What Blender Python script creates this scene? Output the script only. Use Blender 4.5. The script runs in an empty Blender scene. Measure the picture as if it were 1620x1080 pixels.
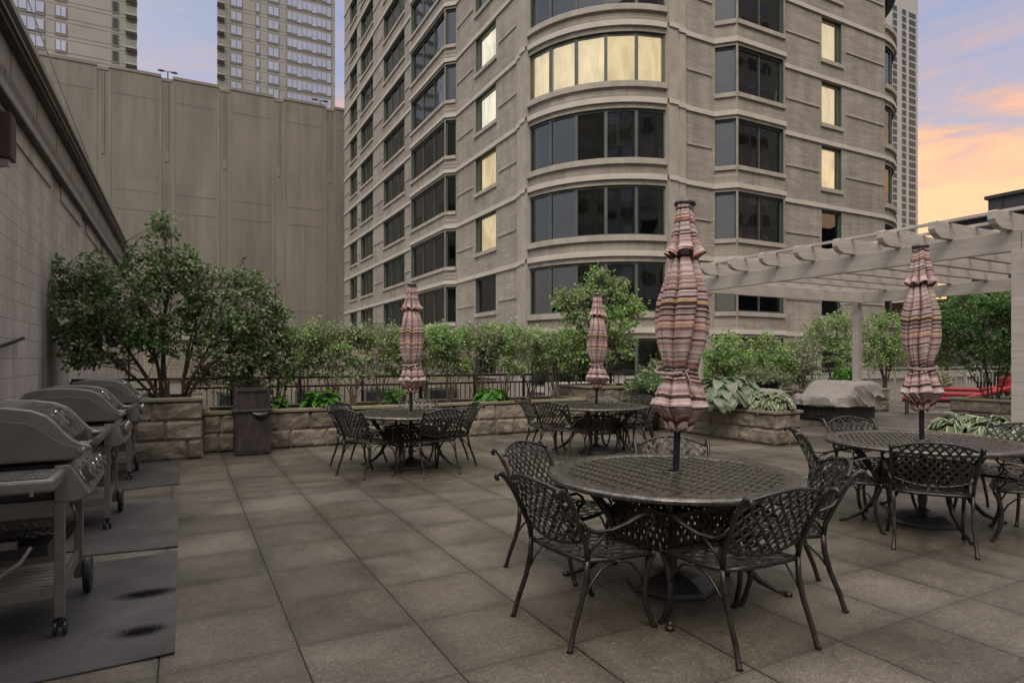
import bpy, math, random
from mathutils import Vector, noise
R = math.radians
PI = math.pi
scene = bpy.context.scene
col = scene.collection
# ------------------------------------------------------------------ camera
YAW = 27.87
EYE = 1.435
cam_d = bpy.data.cameras.new("camera")
cam_d.sensor_width = 36.0
cam_d.lens = 21.89
cam_d.shift_y = 0.0167
cam_d.clip_start = 0.05
cam_d.clip_end = 3000
cam = bpy.data.objects.new("camera", cam_d)
col.objects.link(cam)
cam.location = (0, 0, EYE)
cam.rotation_euler = (R(90), 0, -R(YAW))
scene.camera = cam
# ------------------------------------------------------------------ world
SUN_EL, SUN_AZ = 52.0, 214.0          # compass style azimuth of the soft light
world = bpy.data.worlds.new("World")
scene.world = world
world.use_nodes = True
wt = world.node_tree
wt.nodes.clear()
def wn(t, **k):
    n = wt.nodes.new(t)
    for a, b in k.items(): setattr(n, a, b)
    return n
w_out = wn('ShaderNodeOutputWorld')
sky = wn('ShaderNodeTexSky', sky_type='NISHITA', sun_disc=False)
sky.sun_elevation = R(SUN_EL); sky.sun_rotation = R(SUN_AZ)
sky.air_density = 1.5; sky.dust_density = 3.0
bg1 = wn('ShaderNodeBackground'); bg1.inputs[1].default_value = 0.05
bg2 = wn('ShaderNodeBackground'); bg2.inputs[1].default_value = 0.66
add = wn('ShaderNodeAddShader')
tc = wn('ShaderNodeTexCoord')
sep = wn('ShaderNodeSeparateXYZ')
wt.links.new(tc.outputs['Generated'], sep.inputs[0])
mp = wn('ShaderNodeMapping'); mp.inputs['Scale'].default_value = (1.6, 1.6, 7.5)
wt.links.new(tc.outputs['Generated'], mp.inputs[0])
nz = wn('ShaderNodeTexNoise'); nz.inputs['Scale'].default_value = 3.4; nz.inputs['Detail'].default_value = 9; nz.inputs['Roughness'].default_value = .62
nz.inputs['Distortion'].default_value = .55
wt.links.new(mp.outputs[0], nz.inputs[0])
m1 = wn('ShaderNodeMath', operation='SUBTRACT'); m1.inputs[1].default_value = .5
wt.links.new(nz.outputs[0], m1.inputs[0])
m2 = wn('ShaderNodeMath', operation='MULTIPLY_ADD'); m2.inputs[1].default_value = .50
wt.links.new(m1.outputs[0], m2.inputs[0]); wt.links.new(sep.outputs[2], m2.inputs[2])
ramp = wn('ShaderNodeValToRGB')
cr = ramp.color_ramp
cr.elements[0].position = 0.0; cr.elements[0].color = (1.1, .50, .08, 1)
cr.elements[1].position = .80; cr.elements[1].color = (2.0, 1.85, 1.70, 1)  # zenith above the frame brightened to add fill light on the terrace
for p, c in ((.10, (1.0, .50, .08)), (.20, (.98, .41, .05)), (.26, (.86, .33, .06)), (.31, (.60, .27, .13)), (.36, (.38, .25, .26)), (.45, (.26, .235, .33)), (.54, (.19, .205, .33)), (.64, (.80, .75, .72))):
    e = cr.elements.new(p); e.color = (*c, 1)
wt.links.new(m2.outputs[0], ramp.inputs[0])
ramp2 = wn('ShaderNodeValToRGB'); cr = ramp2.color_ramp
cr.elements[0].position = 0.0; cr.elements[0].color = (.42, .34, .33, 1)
cr.elements[1].position = .80; cr.elements[1].color = (2.0, 1.85, 1.70, 1)  # same brightened zenith, added fill from overhead
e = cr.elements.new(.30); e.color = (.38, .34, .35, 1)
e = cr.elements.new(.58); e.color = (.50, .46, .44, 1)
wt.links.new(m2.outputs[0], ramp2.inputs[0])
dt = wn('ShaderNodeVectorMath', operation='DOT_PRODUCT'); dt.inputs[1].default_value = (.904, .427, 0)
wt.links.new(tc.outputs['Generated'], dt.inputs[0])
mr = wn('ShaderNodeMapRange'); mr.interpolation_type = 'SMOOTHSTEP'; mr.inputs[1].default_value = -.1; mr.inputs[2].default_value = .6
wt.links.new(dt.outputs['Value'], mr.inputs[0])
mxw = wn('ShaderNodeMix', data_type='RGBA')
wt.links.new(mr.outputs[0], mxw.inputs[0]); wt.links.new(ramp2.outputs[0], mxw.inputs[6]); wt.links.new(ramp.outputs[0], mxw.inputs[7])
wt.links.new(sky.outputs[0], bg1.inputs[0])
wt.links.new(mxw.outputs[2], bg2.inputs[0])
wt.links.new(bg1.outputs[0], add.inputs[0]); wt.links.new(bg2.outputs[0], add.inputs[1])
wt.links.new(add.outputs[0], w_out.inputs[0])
# ------------------------------------------------------------------ soft hazy sun lamp, added high behind the viewpoint to light the facades
sd = bpy.data.lights.new("sun", 'SUN'); sd.energy = 1.15; sd.angle = R(38); sd.color = (1, .90, .77)
sun = bpy.data.objects.new("sun", sd); col.objects.link(sun)
az = R(SUN_AZ)
sv = Vector((math.sin(az) * math.cos(R(SUN_EL)), math.cos(az) * math.cos(R(SUN_EL)), math.sin(R(SUN_EL))))
sun.rotation_euler = sv.to_track_quat('Z', 'Y').to_euler()
sun.location = (0, 0, 60)
# ------------------------------------------------------------------ exposure
vs = scene.view_settings
vs.view_transform = 'Standard'; vs.look = 'None'; vs.exposure = 0.62; vs.gamma = 1.0; vs.use_curve_mapping = False

# ================================================================== helpers
def tag(o, label=None, cat=None, group=None, kind=None):
    if label: o['label'] = label
    if cat: o['category'] = cat
    if group: o['group'] = group
    if kind: o['kind'] = kind
    return o
def empty(name, loc=(0, 0, 0), rz=0.0):
    o = bpy.data.objects.new(name, None); col.objects.link(o)
    o.location = loc; o.rotation_euler = (0, 0, rz); o.empty_display_size = .2
    return o
def copy_tree(o, parent=None):
    c = o.copy(); col.objects.link(c); c.parent = parent
    for ch in list(o.children): copy_tree(ch, c)
    return c

class MB:
    def __init__(s): s.v = []; s.f = []; s.mi = []; s.uv = None; s.cur = 0
    def face(s, pts):
        n = len(s.v); s.v += [tuple(p) for p in pts]; s.f.append(tuple(range(n, n + len(pts)))); s.mi.append(s.cur)
    def box(s, x0, y0, z0, x1, y1, z1, T=None):
        P = [Vector(p) for p in ((x0, y0, z0), (x1, y0, z0), (x1, y1, z0), (x0, y1, z0), (x0, y0, z1), (x1, y0, z1), (x1, y1, z1), (x0, y1, z1))]
        if T: P = [T @ p for p in P]
        n = len(s.v); s.v += [tuple(p) for p in P]
        for f in ((0, 3, 2, 1), (4, 5, 6, 7), (0, 1, 5, 4), (1, 2, 6, 5), (2, 3, 7, 6), (3, 0, 4, 7)):
            s.f.append(tuple(n + i for i in f)); s.mi.append(s.cur)
        return s
    def prism(s, poly, z0, z1):
        n = len(s.v); k = len(poly)
        s.v += [(p[0], p[1], z0) for p in poly] + [(p[0], p[1], z1) for p in poly]
        s.f.append(tuple(n + i for i in reversed(range(k)))); s.mi.append(s.cur)
        s.f.append(tuple(n + k + i for i in range(k))); s.mi.append(s.cur)
        for i in range(k):
            j = (i + 1) % k; s.f.append((n + i, n + j, n + k + j, n + k + i)); s.mi.append(s.cur)
        return s
    def extr(s, prof, y0, y1):
        """profile in (x,z) extruded along y"""
        n = len(s.v); k = len(prof)
        s.v += [(p[0], y0, p[1]) for p in prof] + [(p[0], y1, p[1]) for p in prof]
        s.f.append(tuple(n + i for i in range(k))); s.mi.append(s.cur)
        s.f.append(tuple(n + k + i for i in reversed(range(k)))); s.mi.append(s.cur)
        for i in range(k):
            j = (i + 1) % k; s.f.append((n + j, n + i, n + k + i, n + k + j)); s.mi.append(s.cur)
        return s
    def sweep(s, pts, wa, ta=None, n=6, up=(0, 0, 1), caps=True, square=False):
        """tube along pts; wa = half width (number or list), ta = half thickness along the 'up' side"""
        pts = [Vector(p) for p in pts]; m = len(pts)
        if m < 2: return s
        if not isinstance(wa, (list, tuple)): wa = [wa] * m
        if ta is None: ta = wa
        if not isinstance(ta, (list, tuple)): ta = [ta] * m
        if square: n = 4
        base = len(s.v); up = Vector(up); prev = None
        for i, p in enumerate(pts):
            d = (pts[min(i + 1, m - 1)] - pts[max(i - 1, 0)])
            if d.length < 1e-9: d = Vector((0, 0, 1))
            d.normalize()
            a = d.cross(up)
            if a.length < 1e-3: a = prev.copy() if prev is not None else d.cross(Vector((1, 0, .01)))
            a.normalize()
            if prev is not None and a.dot(prev) < 0 and square is False and up.length > 0: a = -a
            prev = a
            b = a.cross(d)
            for k in range(n):
                t = 2 * PI * k / n + (PI / 4 if n == 4 else 0)
                q = 1.414 if n == 4 else 1
                v = p + a * (math.cos(t) * wa[i] * q) + b * (math.sin(t) * ta[i] * q)
                s.v.append(tuple(v))
        for i in range(m - 1):
            for k in range(n):
                j = (k + 1) % n
                s.f.append((base + i * n + k, base + i * n + j, base + (i + 1) * n + j, base + (i + 1) * n + k)); s.mi.append(s.cur)
        if caps:
            s.f.append(tuple(base + k for k in reversed(range(n)))); s.mi.append(s.cur)
            s.f.append(tuple(base + (m - 1) * n + k for k in range(n))); s.mi.append(s.cur)
        return s
    def lathe(s, prof, n=24, c=(0, 0), T=None, close=True):
        base = len(s.v); m = len(prof)
        for r, z in prof:
            for k in range(n):
                t = 2 * PI * k / n
                p = Vector((c[0] + r * math.cos(t), c[1] + r * math.sin(t), z))
                if T: p = T @ p
                s.v.append(tuple(p))
        for i in range(m - 1):
            for k in range(n):
                j = (k + 1) % n
                s.f.append((base + i * n + k, base + i * n + j, base + (i + 1) * n + j, base + (i + 1) * n + k)); s.mi.append(s.cur)
        if close:
            s.f.append(tuple(base + k for k in reversed(range(n)))); s.mi.append(s.cur)
            s.f.append(tuple(base + (m - 1) * n + k for k in range(n))); s.mi.append(s.cur)
        return s
    def build(s, name, mat, parent=None, smooth=False, bevel=0, angle=None):
        me = bpy.data.meshes.new(name); me.from_pydata(s.v, [], s.f)
        mats = mat if isinstance(mat, (list, tuple)) else [mat]
        for m_ in mats: me.materials.append(m_)
        if len(mats) > 1:
            for p, i in zip(me.polygons, s.mi): p.material_index = i
        if s.uv:
            ul = me.uv_layers.new(name="UVMap")
            for l in me.loops: ul.data[l.index].uv = s.uv[l.vertex_index]
        if smooth or angle:
            for p in me.polygons: p.use_smooth = True
            if angle: me.set_sharp_from_angle(angle=R(angle))
        me.update()
        o = bpy.data.objects.new(name, me); col.objects.link(o)
        if parent: o.parent = parent
        if bevel:
            b = o.modifiers.new('bevel', 'BEVEL'); b.width = bevel; b.segments = 2; b.limit_method = 'ANGLE'; b.angle_limit = R(40)
            if smooth or angle is None:
                pass
        return o

# ------------------------------------------------------------------ materials
def mat(name, base=(.5, .5, .5), rough=.6, metal=0.0, spec=.5):
    m = bpy.data.materials.new(name); m.use_nodes = True
    b = m.node_tree.nodes['Principled BSDF']
    b.inputs['Base Color'].default_value = (*base, 1); b.inputs['Roughness'].default_value = rough
    b.inputs['Metallic'].default_value = metal; b.inputs['Specular IOR Level'].default_value = spec
    return m
class N:
    """tiny node helper"""
    def __init__(s, m): s.m = m; s.t = m.node_tree; s.b = s.t.nodes['Principled BSDF']
    def n(s, t, ins=None, **k):
        x = s.t.nodes.new(t)
        for a, b in k.items(): setattr(x, a, b)
        if ins:
            for key, val in ins.items(): s.set(x, key, val)
        return x
    def set(s, x, key, val):
        if hasattr(val, 'is_output') or isinstance(val, bpy.types.NodeSocket): s.t.links.new(val, x.inputs[key])
        else: x.inputs[key].default_value = val
    def math(s, op, a, b=0.0, c=0.0):
        x = s.n('ShaderNodeMath', operation=op); s.set(x, 0, a); s.set(x, 1, b); s.set(x, 2, c); return x.outputs[0]
    def noise(s, vec, scale, detail=4, rough=.6, dist=0):
        x = s.n('ShaderNodeTexNoise', {'Scale': scale, 'Detail': detail, 'Roughness': rough, 'Distortion': dist}); 
        if vec is not None: s.t.links.new(vec, x.inputs['Vector'])
        return x.outputs['Fac']
    def ramp(s, fac, stops, const=False):
        x = s.n('ShaderNodeValToRGB'); r = x.color_ramp
        if const: r.interpolation = 'CONSTANT'
        r.elements[0].position = stops[0][0]; r.elements[1].position = stops[-1][0]
        def c4(c): return (c, c, c, 1) if isinstance(c, (int, float)) else (*c, 1)
        r.elements[0].color = c4(stops[0][1]); r.elements[1].color = c4(stops[-1][1])
        for p, c in stops[1:-1]:
            e = r.elements.new(p); e.color = c4(c)
        s.t.links.new(fac, x.inputs[0]); return x.outputs[0]
    def mix(s, fac, a, b, mode='MIX'):
        x = s.n('ShaderNodeMix', data_type='RGBA', blend_type=mode)
        for sock, val in ((x.inputs[0], fac), (x.inputs[6], a), (x.inputs[7], b)):
            if isinstance(val, bpy.types.NodeSocket): s.t.links.new(val, sock)
            else: sock.default_value = (*val, 1) if isinstance(val, tuple) and len(val) == 3 else val
        return x.outputs[2]
    def bump(s, h, strength=.3, dist=.01, normal=None):
        x = s.n('ShaderNodeBump', {'Strength': strength, 'Distance': dist}); s.t.links.new(h, x.inputs['Height'])
        if normal is not None: s.t.links.new(normal, x.inputs['Normal'])
        s.t.links.new(x.outputs[0], s.b.inputs['Normal']); return x.outputs[0]
    def obj(s): return s.n('ShaderNodeTexCoord').outputs['Object']
    def geo(s): return s.n('ShaderNodeNewGeometry').outputs['Position']
    def base(s, c): s.set(s.b, 'Base Color', c)
    def rough(s, c): s.set(s.b, 'Roughness', c)
    def sep(s, v):
        x = s.n('ShaderNodeSeparateXYZ'); s.t.links.new(v, x.inputs[0]); return x.outputs
    def mapv(s, v, scale=(1, 1, 1), loc=(0, 0, 0)):
        x = s.n('ShaderNodeMapping'); x.inputs['Scale'].default_value = scale; x.inputs['Location'].default_value = loc
        s.t.links.new(v, x.inputs[0]); return x.outputs[0]

def noisy(name, c0, c1, scale=3, rough=.7, metal=0, bump=.2, bscale=40, bdist=.004, spec=.5, rr=None, aniso=(1, 1, 1)):
    m = mat(name, c0, rough, metal, spec); k = N(m); g = k.mapv(k.obj(), aniso)
    f = k.noise(g, scale, 6, .62)
    k.base(k.ramp(f, [(.3, c0), (.7, c1)]))
    if rr: k.rough(k.ramp(k.noise(g, scale * 2.3, 4), [(.35, rr[0]), (.65, rr[1])]))
    if bump: k.bump(k.noise(k.obj(), bscale, 4), bump, bdist)
    return m

# terrace paving: square pavers, dark joints, aggregate, damp patches
TILE = .61
def paving_mat():
    m = mat('paving', (.13, .12, .1), .6); k = N(m); g = k.geo(); s = k.sep(g)
    tx = k.math('DIVIDE', k.math('SUBTRACT', s[0], .51), TILE); ty = k.math('DIVIDE', k.math('SUBTRACT', s[1], .19), TILE)
    fx = k.math('FRACT', tx); fy = k.math('FRACT', ty)
    ex = k.math('SUBTRACT', .5, k.math('ABSOLUTE', k.math('SUBTRACT', fx, .5)))
    ey = k.math('SUBTRACT', .5, k.math('ABSOLUTE', k.math('SUBTRACT', fy, .5)))
    jx = k.math('LESS_THAN', ex, .0068); jy = k.math('LESS_THAN', ey, .0042)
    cx = k.n('ShaderNodeCombineXYZ'); k.set(cx, 0, k.math('FLOOR', tx)); k.set(cx, 1, k.math('FLOOR', ty))
    wn_ = k.n('ShaderNodeTexWhiteNoise', noise_dimensions='2D'); k.t.links.new(cx.outputs[0], wn_.inputs[0])
    tone = k.ramp(wn_.outputs[0], [(0, (.098, .083, .066)), (.35, (.112, .096, .077)), (.7, (.123, .106, .086)), (1, (.142, .123, .101))])
    damp = k.ramp(k.noise(g, .9, 5, .6, .4), [(.34, .55), (.64, 1.22)])
    c = k.mix(1.0, tone, damp, 'MULTIPLY')
    # edge darkening within damp pavers (water soaks in from the joints)
    e = k.math('MINIMUM', ex, ey)
    soak = k.ramp(k.math('ADD', e, k.math('MULTIPLY', k.math('SUBTRACT', k.noise(g, 5, 4), .5), .22)), [(0, .62), (.10, .86), (.2, 1.0)])
    c = k.mix(.75, c, soak, 'MULTIPLY')
    vor = k.n('ShaderNodeTexVoronoi', {'Scale': 190.0}); k.t.links.new(g, vor.inputs['Vector'])
    gs = k.sep(vor.outputs['Color'])
    agg = k.ramp(gs[0], [(0, .72), (.6, .95), (.88, 1.05), (.95, 1.6), (1, 2.1)])
    c = k.mix(1.0, c, agg, 'MULTIPLY')
    c = k.mix(1.0, c, k.ramp(k.noise(g, 38, 3), [(.3, .82), (.7, 1.18)]), 'MULTIPLY')
    spots = k.ramp(k.noise(g, 7.5, 6, .7, 1.0), [(.60, 1.), (.70, .62)])
    c = k.mix(1.0, c, spots, 'MULTIPLY')
    c = k.mix(k.math('MULTIPLY', jy, .75), c, (.014, .012, .01)); c = k.mix(jx, c, (.006, .0055, .005))
    moss = k.math('MULTIPLY', k.ramp(k.noise(g, 2.3, 5), [(.5, 0.), (.7, 1.)]), k.ramp(s[1], [(9.85, 0.), (10.5, 1.)]))
    k.base(c)
    k.rough(k.ramp(k.noise(g, 1.3, 5, .65), [(.35, .24), (.6, .58)]))
    h = k.math('MULTIPLY_ADD', k.math('MAXIMUM', jx, jy), -1.2, k.math('MULTIPLY', gs[0], .25))
    k.bump(h, .45, .004)
    return m
def cmu_mat():
    m = mat('painted_block', (.2, .17, .155), .75); k = N(m); g = k.geo(); s = k.sep(g)
    uv = k.n('ShaderNodeCombineXYZ'); k.set(uv, 0, s[1]); k.set(uv, 1, s[2])
    br = k.n('ShaderNodeTexBrick', {'Scale': 1.0, 'Mortar Size': .008, 'Mortar Smooth': .25, 'Brick Width': .406, 'Row Height': .2065, 'Color1': (1, 1, 1, 1), 'Color2': (.93, .93, .93, 1), 'Mortar': (.80, .80, .80, 1)})
    k.t.links.new(uv.outputs[0], br.inputs['Vector'])
    zf = k.math('FRACT', k.math('DIVIDE', s[2], .2065)); bedl = k.math('LESS_THAN', zf, .045); bedd = k.math('GREATER_THAN', zf, .955)
    st = k.ramp(k.noise(k.mapv(g, (1, 1.1, .10)), 1.7, 6, .62), [(.36, .72), (.6, 1.04)])
    # rust-brown water stain running down the wall
    a = k.math('ABSOLUTE', k.math('SUBTRACT', s[1], 10.2))
    w = k.math('ADD', k.math('MULTIPLY', k.noise(k.mapv(g, (1, 5, .25)), 1.3, 5), 1.6), -.8)
    stain = k.math('MULTIPLY', k.ramp(k.math('ADD', a, w), [(.15, 1.), (.75, 0.)]), k.ramp(k.math('DIVIDE', s[2], 5), [(.1, 1.), (.42, .65), (.58, 0.)]))
    c = k.mix(1.0, k.ramp(k.noise(g, 3.2, 5), [(.3, (.47, .43, .405)), (.7, (.57, .525, .495))]), br.outputs[0], 'MULTIPLY')
    c = k.mix(1.0, c, st, 'MULTIPLY'); c = k.mix(k.math('MULTIPLY', bedl, .7), c, (.75, .71, .68)); c = k.mix(k.math('MULTIPLY', bedd, .55), c, (.05, .045, .04)); c = k.mix(k.math('MULTIPLY', stain, .8), c, (.055, .036, .03))
    k.base(c)
    h = k.math('MULTIPLY_ADD', br.outputs['Fac'], -1.0, k.math('MULTIPLY', k.noise(g, 45, 4), .12))
    k.bump(h, .9, .012)
    return m
def brick_mat(name, c0, c1, mortar, bw=.6, rh=.10):
    m = mat(name, c0, .8); k = N(m); g = k.geo(); s = k.sep(g)
    uv = k.n('ShaderNodeCombineXYZ'); k.set(uv, 0, k.math('ADD', s[0], s[1])); k.set(uv, 1, s[2])
    br = k.n('ShaderNodeTexBrick', {'Scale': 1.0, 'Mortar Size': .009, 'Mortar Smooth': .3, 'Brick Width': bw, 'Row Height': rh, 'Color1': (*c0, 1), 'Color2': (*c1, 1), 'Mortar': (*mortar, 1)})
    k.t.links.new(uv.outputs[0], br.inputs['Vector'])
    c = k.mix(1.0, br.outputs[0], k.ramp(k.noise(g, .5, 6, .65), [(.3, .80), (.7, 1.12)]), 'MULTIPLY')
    c = k.mix(1.0, c, k.ramp(k.noise(k.mapv(g, (1, 1, .12)), 2.2, 5, .6), [(.35, .84), (.6, 1.04)]), 'MULTIPLY')
    k.base(c); k.bump(k.math('MULTIPLY', br.outputs['Fac'], -1.0), .5, .01)
    return m
def garage_mat():
    m = mat('garage_precast', (.17, .15, .13), .85); k = N(m); g = k.obj(); s = k.sep(g)
    c = k.ramp(k.noise(k.mapv(g, (1, 1, .16)), .55, 6, .62), [(.3, (.125, .112, .096)), (.7, (.205, .183, .158))])
    st = k.ramp(k.noise(k.mapv(g, (2.2, 2.2, .05)), 1.0, 6, .7), [(.40, .90), (.60, 1.03)])
    c = k.mix(k.ramp(k.math('DIVIDE', s[2], 34), [(.35, .25), (1, .9)]), c, k.mix(1.0, c, st, 'MULTIPLY'))
    px = k.n('ShaderNodeCombineXYZ'); k.set(px, 0, k.math('FLOOR', k.math('DIVIDE', s[0], 2.35))); k.set(px, 1, k.math('FLOOR', k.math('DIVIDE', s[2], 8.2)))
    w = k.n('ShaderNodeTexWhiteNoise', noise_dimensions='2D'); k.t.links.new(px.outputs[0], w.inputs[0])
    c = k.mix(1.0, c, k.ramp(w.outputs[0], [(0, .90), (1, 1.08)]), 'MULTIPLY')
    k.base(c); k.bump(k.noise(g, 6, 4), .1, .02); return m
def stone_mat(name='sandstone', d=1.0):
    m = mat(name, (.25, .2, .15), .85); k = N(m); g = k.geo()
    c = k.ramp(k.noise(g, 1.6, 7, .66, .8), [(.28, (.085 * d, .074 * d, .061 * d)), (.45, (.195 * d, .172 * d, .143 * d)), (.6, (.26 * d, .232 * d, .196 * d)), (.75, (.33 * d, .30 * d, .26 * d))])
    c = k.mix(1.0, c, k.ramp(k.noise(k.mapv(g, (3, 3, 12)), 2.2, 6, .7, 1.2), [(.3, .66), (.6, 1.08)]), 'MULTIPLY')
    gi = k.n('ShaderNodeNewGeometry'); c = k.mix(1.0, c, k.ramp(gi.outputs['Random Per Island'], [(0, (.66, .62, .58)), (.3, (.92, .88, .82)), (.7, (1.05, 1.0, .95)), (1, (1.25, 1.2, 1.15))]), 'MULTIPLY')
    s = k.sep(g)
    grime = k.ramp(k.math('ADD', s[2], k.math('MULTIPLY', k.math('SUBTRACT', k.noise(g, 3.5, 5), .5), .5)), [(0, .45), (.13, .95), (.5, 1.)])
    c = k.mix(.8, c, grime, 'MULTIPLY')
    k.base(c); k.bump(k.noise(g, 28, 8, .7), .8, .012)
    return m
def cap_mat():
    m = mat('limestone_cap', (.3, .27, .2), .85); k = N(m); g = k.geo()
    c = k.ramp(k.noise(g, 2.2, 6, .65), [(.3, (.16, .135, .10)), (.5, (.25, .215, .165)), (.7, (.33, .29, .23))])
    alg = k.ramp(k.noise(g, 1.1, 5, .6), [(.42, 0.), (.62, .75)])
    c = k.mix(alg, c, (.15, .15, .062))
    k.base(c); k.bump(k.noise(g, 40, 6), .4, .006)
    return m
def leaf_mat(name, cols, trans=.35, rough=.5, patch=None):
    m = mat(name, cols[0], rough); k = N(m)
    geo = k.n('ShaderNodeNewGeometry')
    n = len(cols)
    c = k.ramp(geo.outputs['Random Per Island'], [(i / (n - 1), cc) for i, cc in enumerate(cols)])
    if patch: c = k.mix(k.ramp(k.noise(k.obj(), patch[0], 3, .6), [(.42, 0.), (.62, patch[2])]), c, patch[1])
    k.base(c)
    tr = k.n('ShaderNodeBsdfTranslucent'); k.t.links.new(k.mix(.5, c, (.10, .16, .02)), tr.inputs[0])
    mx = k.n('ShaderNodeMixShader'); mx.inputs[0].default_value = trans
    out = [x for x in k.t.nodes if x.type == 'OUTPUT_MATERIAL'][0]
    k.t.links.new(k.b.outputs[0], mx.inputs[1]); k.t.links.new(tr.outputs[0], mx.inputs[2]); k.t.links.new(mx.outputs[0], out.inputs[0])
    return m
def stripe_mat():
    m = mat('striped_canvas', (.5, .4, .4), .85, 0, .25); k = N(m)
    uv = k.n('ShaderNodeUVMap').outputs[0]; s = k.sep(uv)
    v = k.math('MULTIPLY', s[1], 84.0)
    wv = k.n('ShaderNodeTexWhiteNoise', noise_dimensions='1D'); k.t.links.new(k.math('FLOOR', v), wv.inputs['W'])
    pal = k.ramp(wv.outputs[0], [(0, (.05, .03, .03)), (.12, (.46, .34, .32)), (.32, (.32, .19, .18)), (.42, (.56, .48, .45)), (.60, (.34, .10, .09)), (.70, (.46, .34, .33)), (.84, (.38, .27, .28)), (.93, (.52, .32, .14)), (.955, (.28, .21, .22))], True)
    v2 = k.math('MULTIPLY', s[1], 250.0)
    w2 = k.n('ShaderNodeTexWhiteNoise', noise_dimensions='1D'); k.t.links.new(k.math('FLOOR', v2), w2.inputs['W'])
    c = k.mix(k.math('GREATER_THAN', w2.outputs[0], .88), pal, (.07, .045, .047))
    c = k.mix(1.0, c, k.ramp(k.noise(k.obj(), 9, 4), [(.3, .85), (.7, 1.1)]), 'MULTIPLY')
    k.base(c); k.bump(k.noise(k.obj(), 260, 2), .25, .002)
    return m
def glass_mat():
    m = mat('window_glass', (.02, .022, .025), .03); k = N(m)
    gl = k.n('ShaderNodeBsdfGlossy', {'Roughness': .02, 'Color': (.9, .93, .95, 1)})
    tr = k.n('ShaderNodeBsdfTransparent', {'Color': (.62, .66, .66, 1)})
    fr = k.n('ShaderNodeFresnel', {'IOR': 1.55})
    g = k.geo(); bm = k.n('ShaderNodeBump', {'Strength': .12, 'Distance': .05}); k.t.links.new(k.noise(g, .8, 2), bm.inputs['Height'])
    k.t.links.new(bm.outputs[0], gl.inputs['Normal'])
    mx = k.n('ShaderNodeMixShader'); k.t.links.new(k.math('MULTIPLY_ADD', fr.outputs[0], .95, .07), mx.inputs[0])
    out = [x for x in k.t.nodes if x.type == 'OUTPUT_MATERIAL'][0]
    k.t.links.new(tr.outputs[0], mx.inputs[1]); k.t.links.new(gl.outputs[0], mx.inputs[2]); k.t.links.new(mx.outputs[0], out.inputs[0])
    return m
def emit_mat(name, c, s, var=.25):
    m = mat(name, (.5, .42, .3), .8); k = N(m)
    f = k.ramp(k.noise(k.mapv(k.obj(), (1.3, 1.3, .5)), 1.1, 5, .6, 1.5), [(.32, 1 - var), (.5, .95), (.7, 1 + var * .4)])
    cc = k.mix(1.0, (*c,), f, 'MULTIPLY'); k.set(k.b, 'Emission Color', cc); k.b.inputs['Emission Strength'].default_value = s
    return m
def blind_mat():
    m = mat('window_blind', (.1, .1, .1), .8); k = N(m)
    oi = k.n('ShaderNodeObjectInfo')
    c = k.ramp(oi.outputs['Random'], [(0, (.045, .042, .04)), (.4, (.10, .09, .08)), (.7, (.17, .15, .13)), (1, (.06, .058, .056))])
    s = k.sep(k.obj())
    w = k.n('ShaderNodeTexNoise', {'Scale': 1.0, 'Detail': 2}); k.t.links.new(k.mapv(k.obj(), (9, 9, .25)), w.inputs[0])
    k.base(k.mix(1.0, c, k.ramp(w.outputs[0], [(.35, .55), (.65, 1.25)]), 'MULTIPLY'))
    return m
MT = {}
MT['paving'] = paving_mat()
MT['cmu'] = cmu_mat()
MT['brick'] = brick_mat('tower_brick', (.36, .325, .28), (.28, .25, .215), (.20, .18, .155))
MT['brick2'] = brick_mat('podium_brick', (.30, .26, .21), (.25, .21, .17), (.15, .13, .11), .4, .13)
MT['trim'] = noisy('precast_trim', (.28, .252, .218), (.40, .362, .315), 2.2, .8, 0, .2, 30, .004, aniso=(1, 1, .5))
MT['band'] = noisy('precast_band', (.42, .385, .34), (.50, .46, .41), 1.3, .8, 0, .15, 30)
MT['stone'] = stone_mat()
MT['cap'] = cap_mat()
MT['garage'] = garage_mat()
MT['garage2'] = noisy('garage_precast_rib', (.145, .13, .11), (.21, .19, .162), .5, .85, 0, 0, aniso=(1, 1, .25))
MT['dark'] = mat('dark_interior', (.012, .012, .013), .9)
MT['frame'] = noisy('green_window_frame', (.055, .072, .062), (.085, .105, .09), 4, .45, 0, 0)
MT['glass'] = glass_mat()
MT['blind'] = blind_mat()
MT['lit'] = emit_mat('lit_blind', (1.0, .76, .45), .74, .32)
MT['lit2'] = emit_mat('lit_white', (1.0, .86, .66), .9, .4)
MT['lamp'] = emit_mat('lamp_glow', (1.0, .72, .4), 1.1, .05)
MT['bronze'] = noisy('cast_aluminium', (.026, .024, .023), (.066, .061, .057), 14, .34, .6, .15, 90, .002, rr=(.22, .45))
MT['bronze2'] = noisy('cast_aluminium_top', (.050, .045, .041), (.17, .155, .145), 26, .32, .65, .2, 120, .002, rr=(.14, .40))  # lighter copy of the metal: wet sky highlights put into its colour
MT['pole'] = noisy('pole_metal', (.018, .018, .022), (.035, .035, .042), 8, .4, .5, 0)
MT['plastic'] = noisy('base_plastic', (.035, .035, .038), (.075, .073, .075), 6, .35, 0, .1, 60)
MT['canvas'] = stripe_mat()
MT['mat'] = None
MT['grey'] = noisy('grill_enamel', (.17, .158, .15), (.24, .224, .213), 5, .36, .45, .1, 60, .002, rr=(.32, .55))
MT['steel'] = noisy('brushed_steel', (.20, .19, .18), (.34, .32, .31), 14, .3, .9, 0, rr=(.18, .4), aniso=(1, 6, 1))
MT['grey2'] = noisy('grill_panel', (.115, .102, .095), (.16, .143, .133), 4, .5, .2, .1, 60, .002, rr=(.4, .6))
MT['slat'] = noisy('shelf_slat', (.30, .28, .26), (.38, .355, .33), 6, .45, .2, 0)
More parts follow.
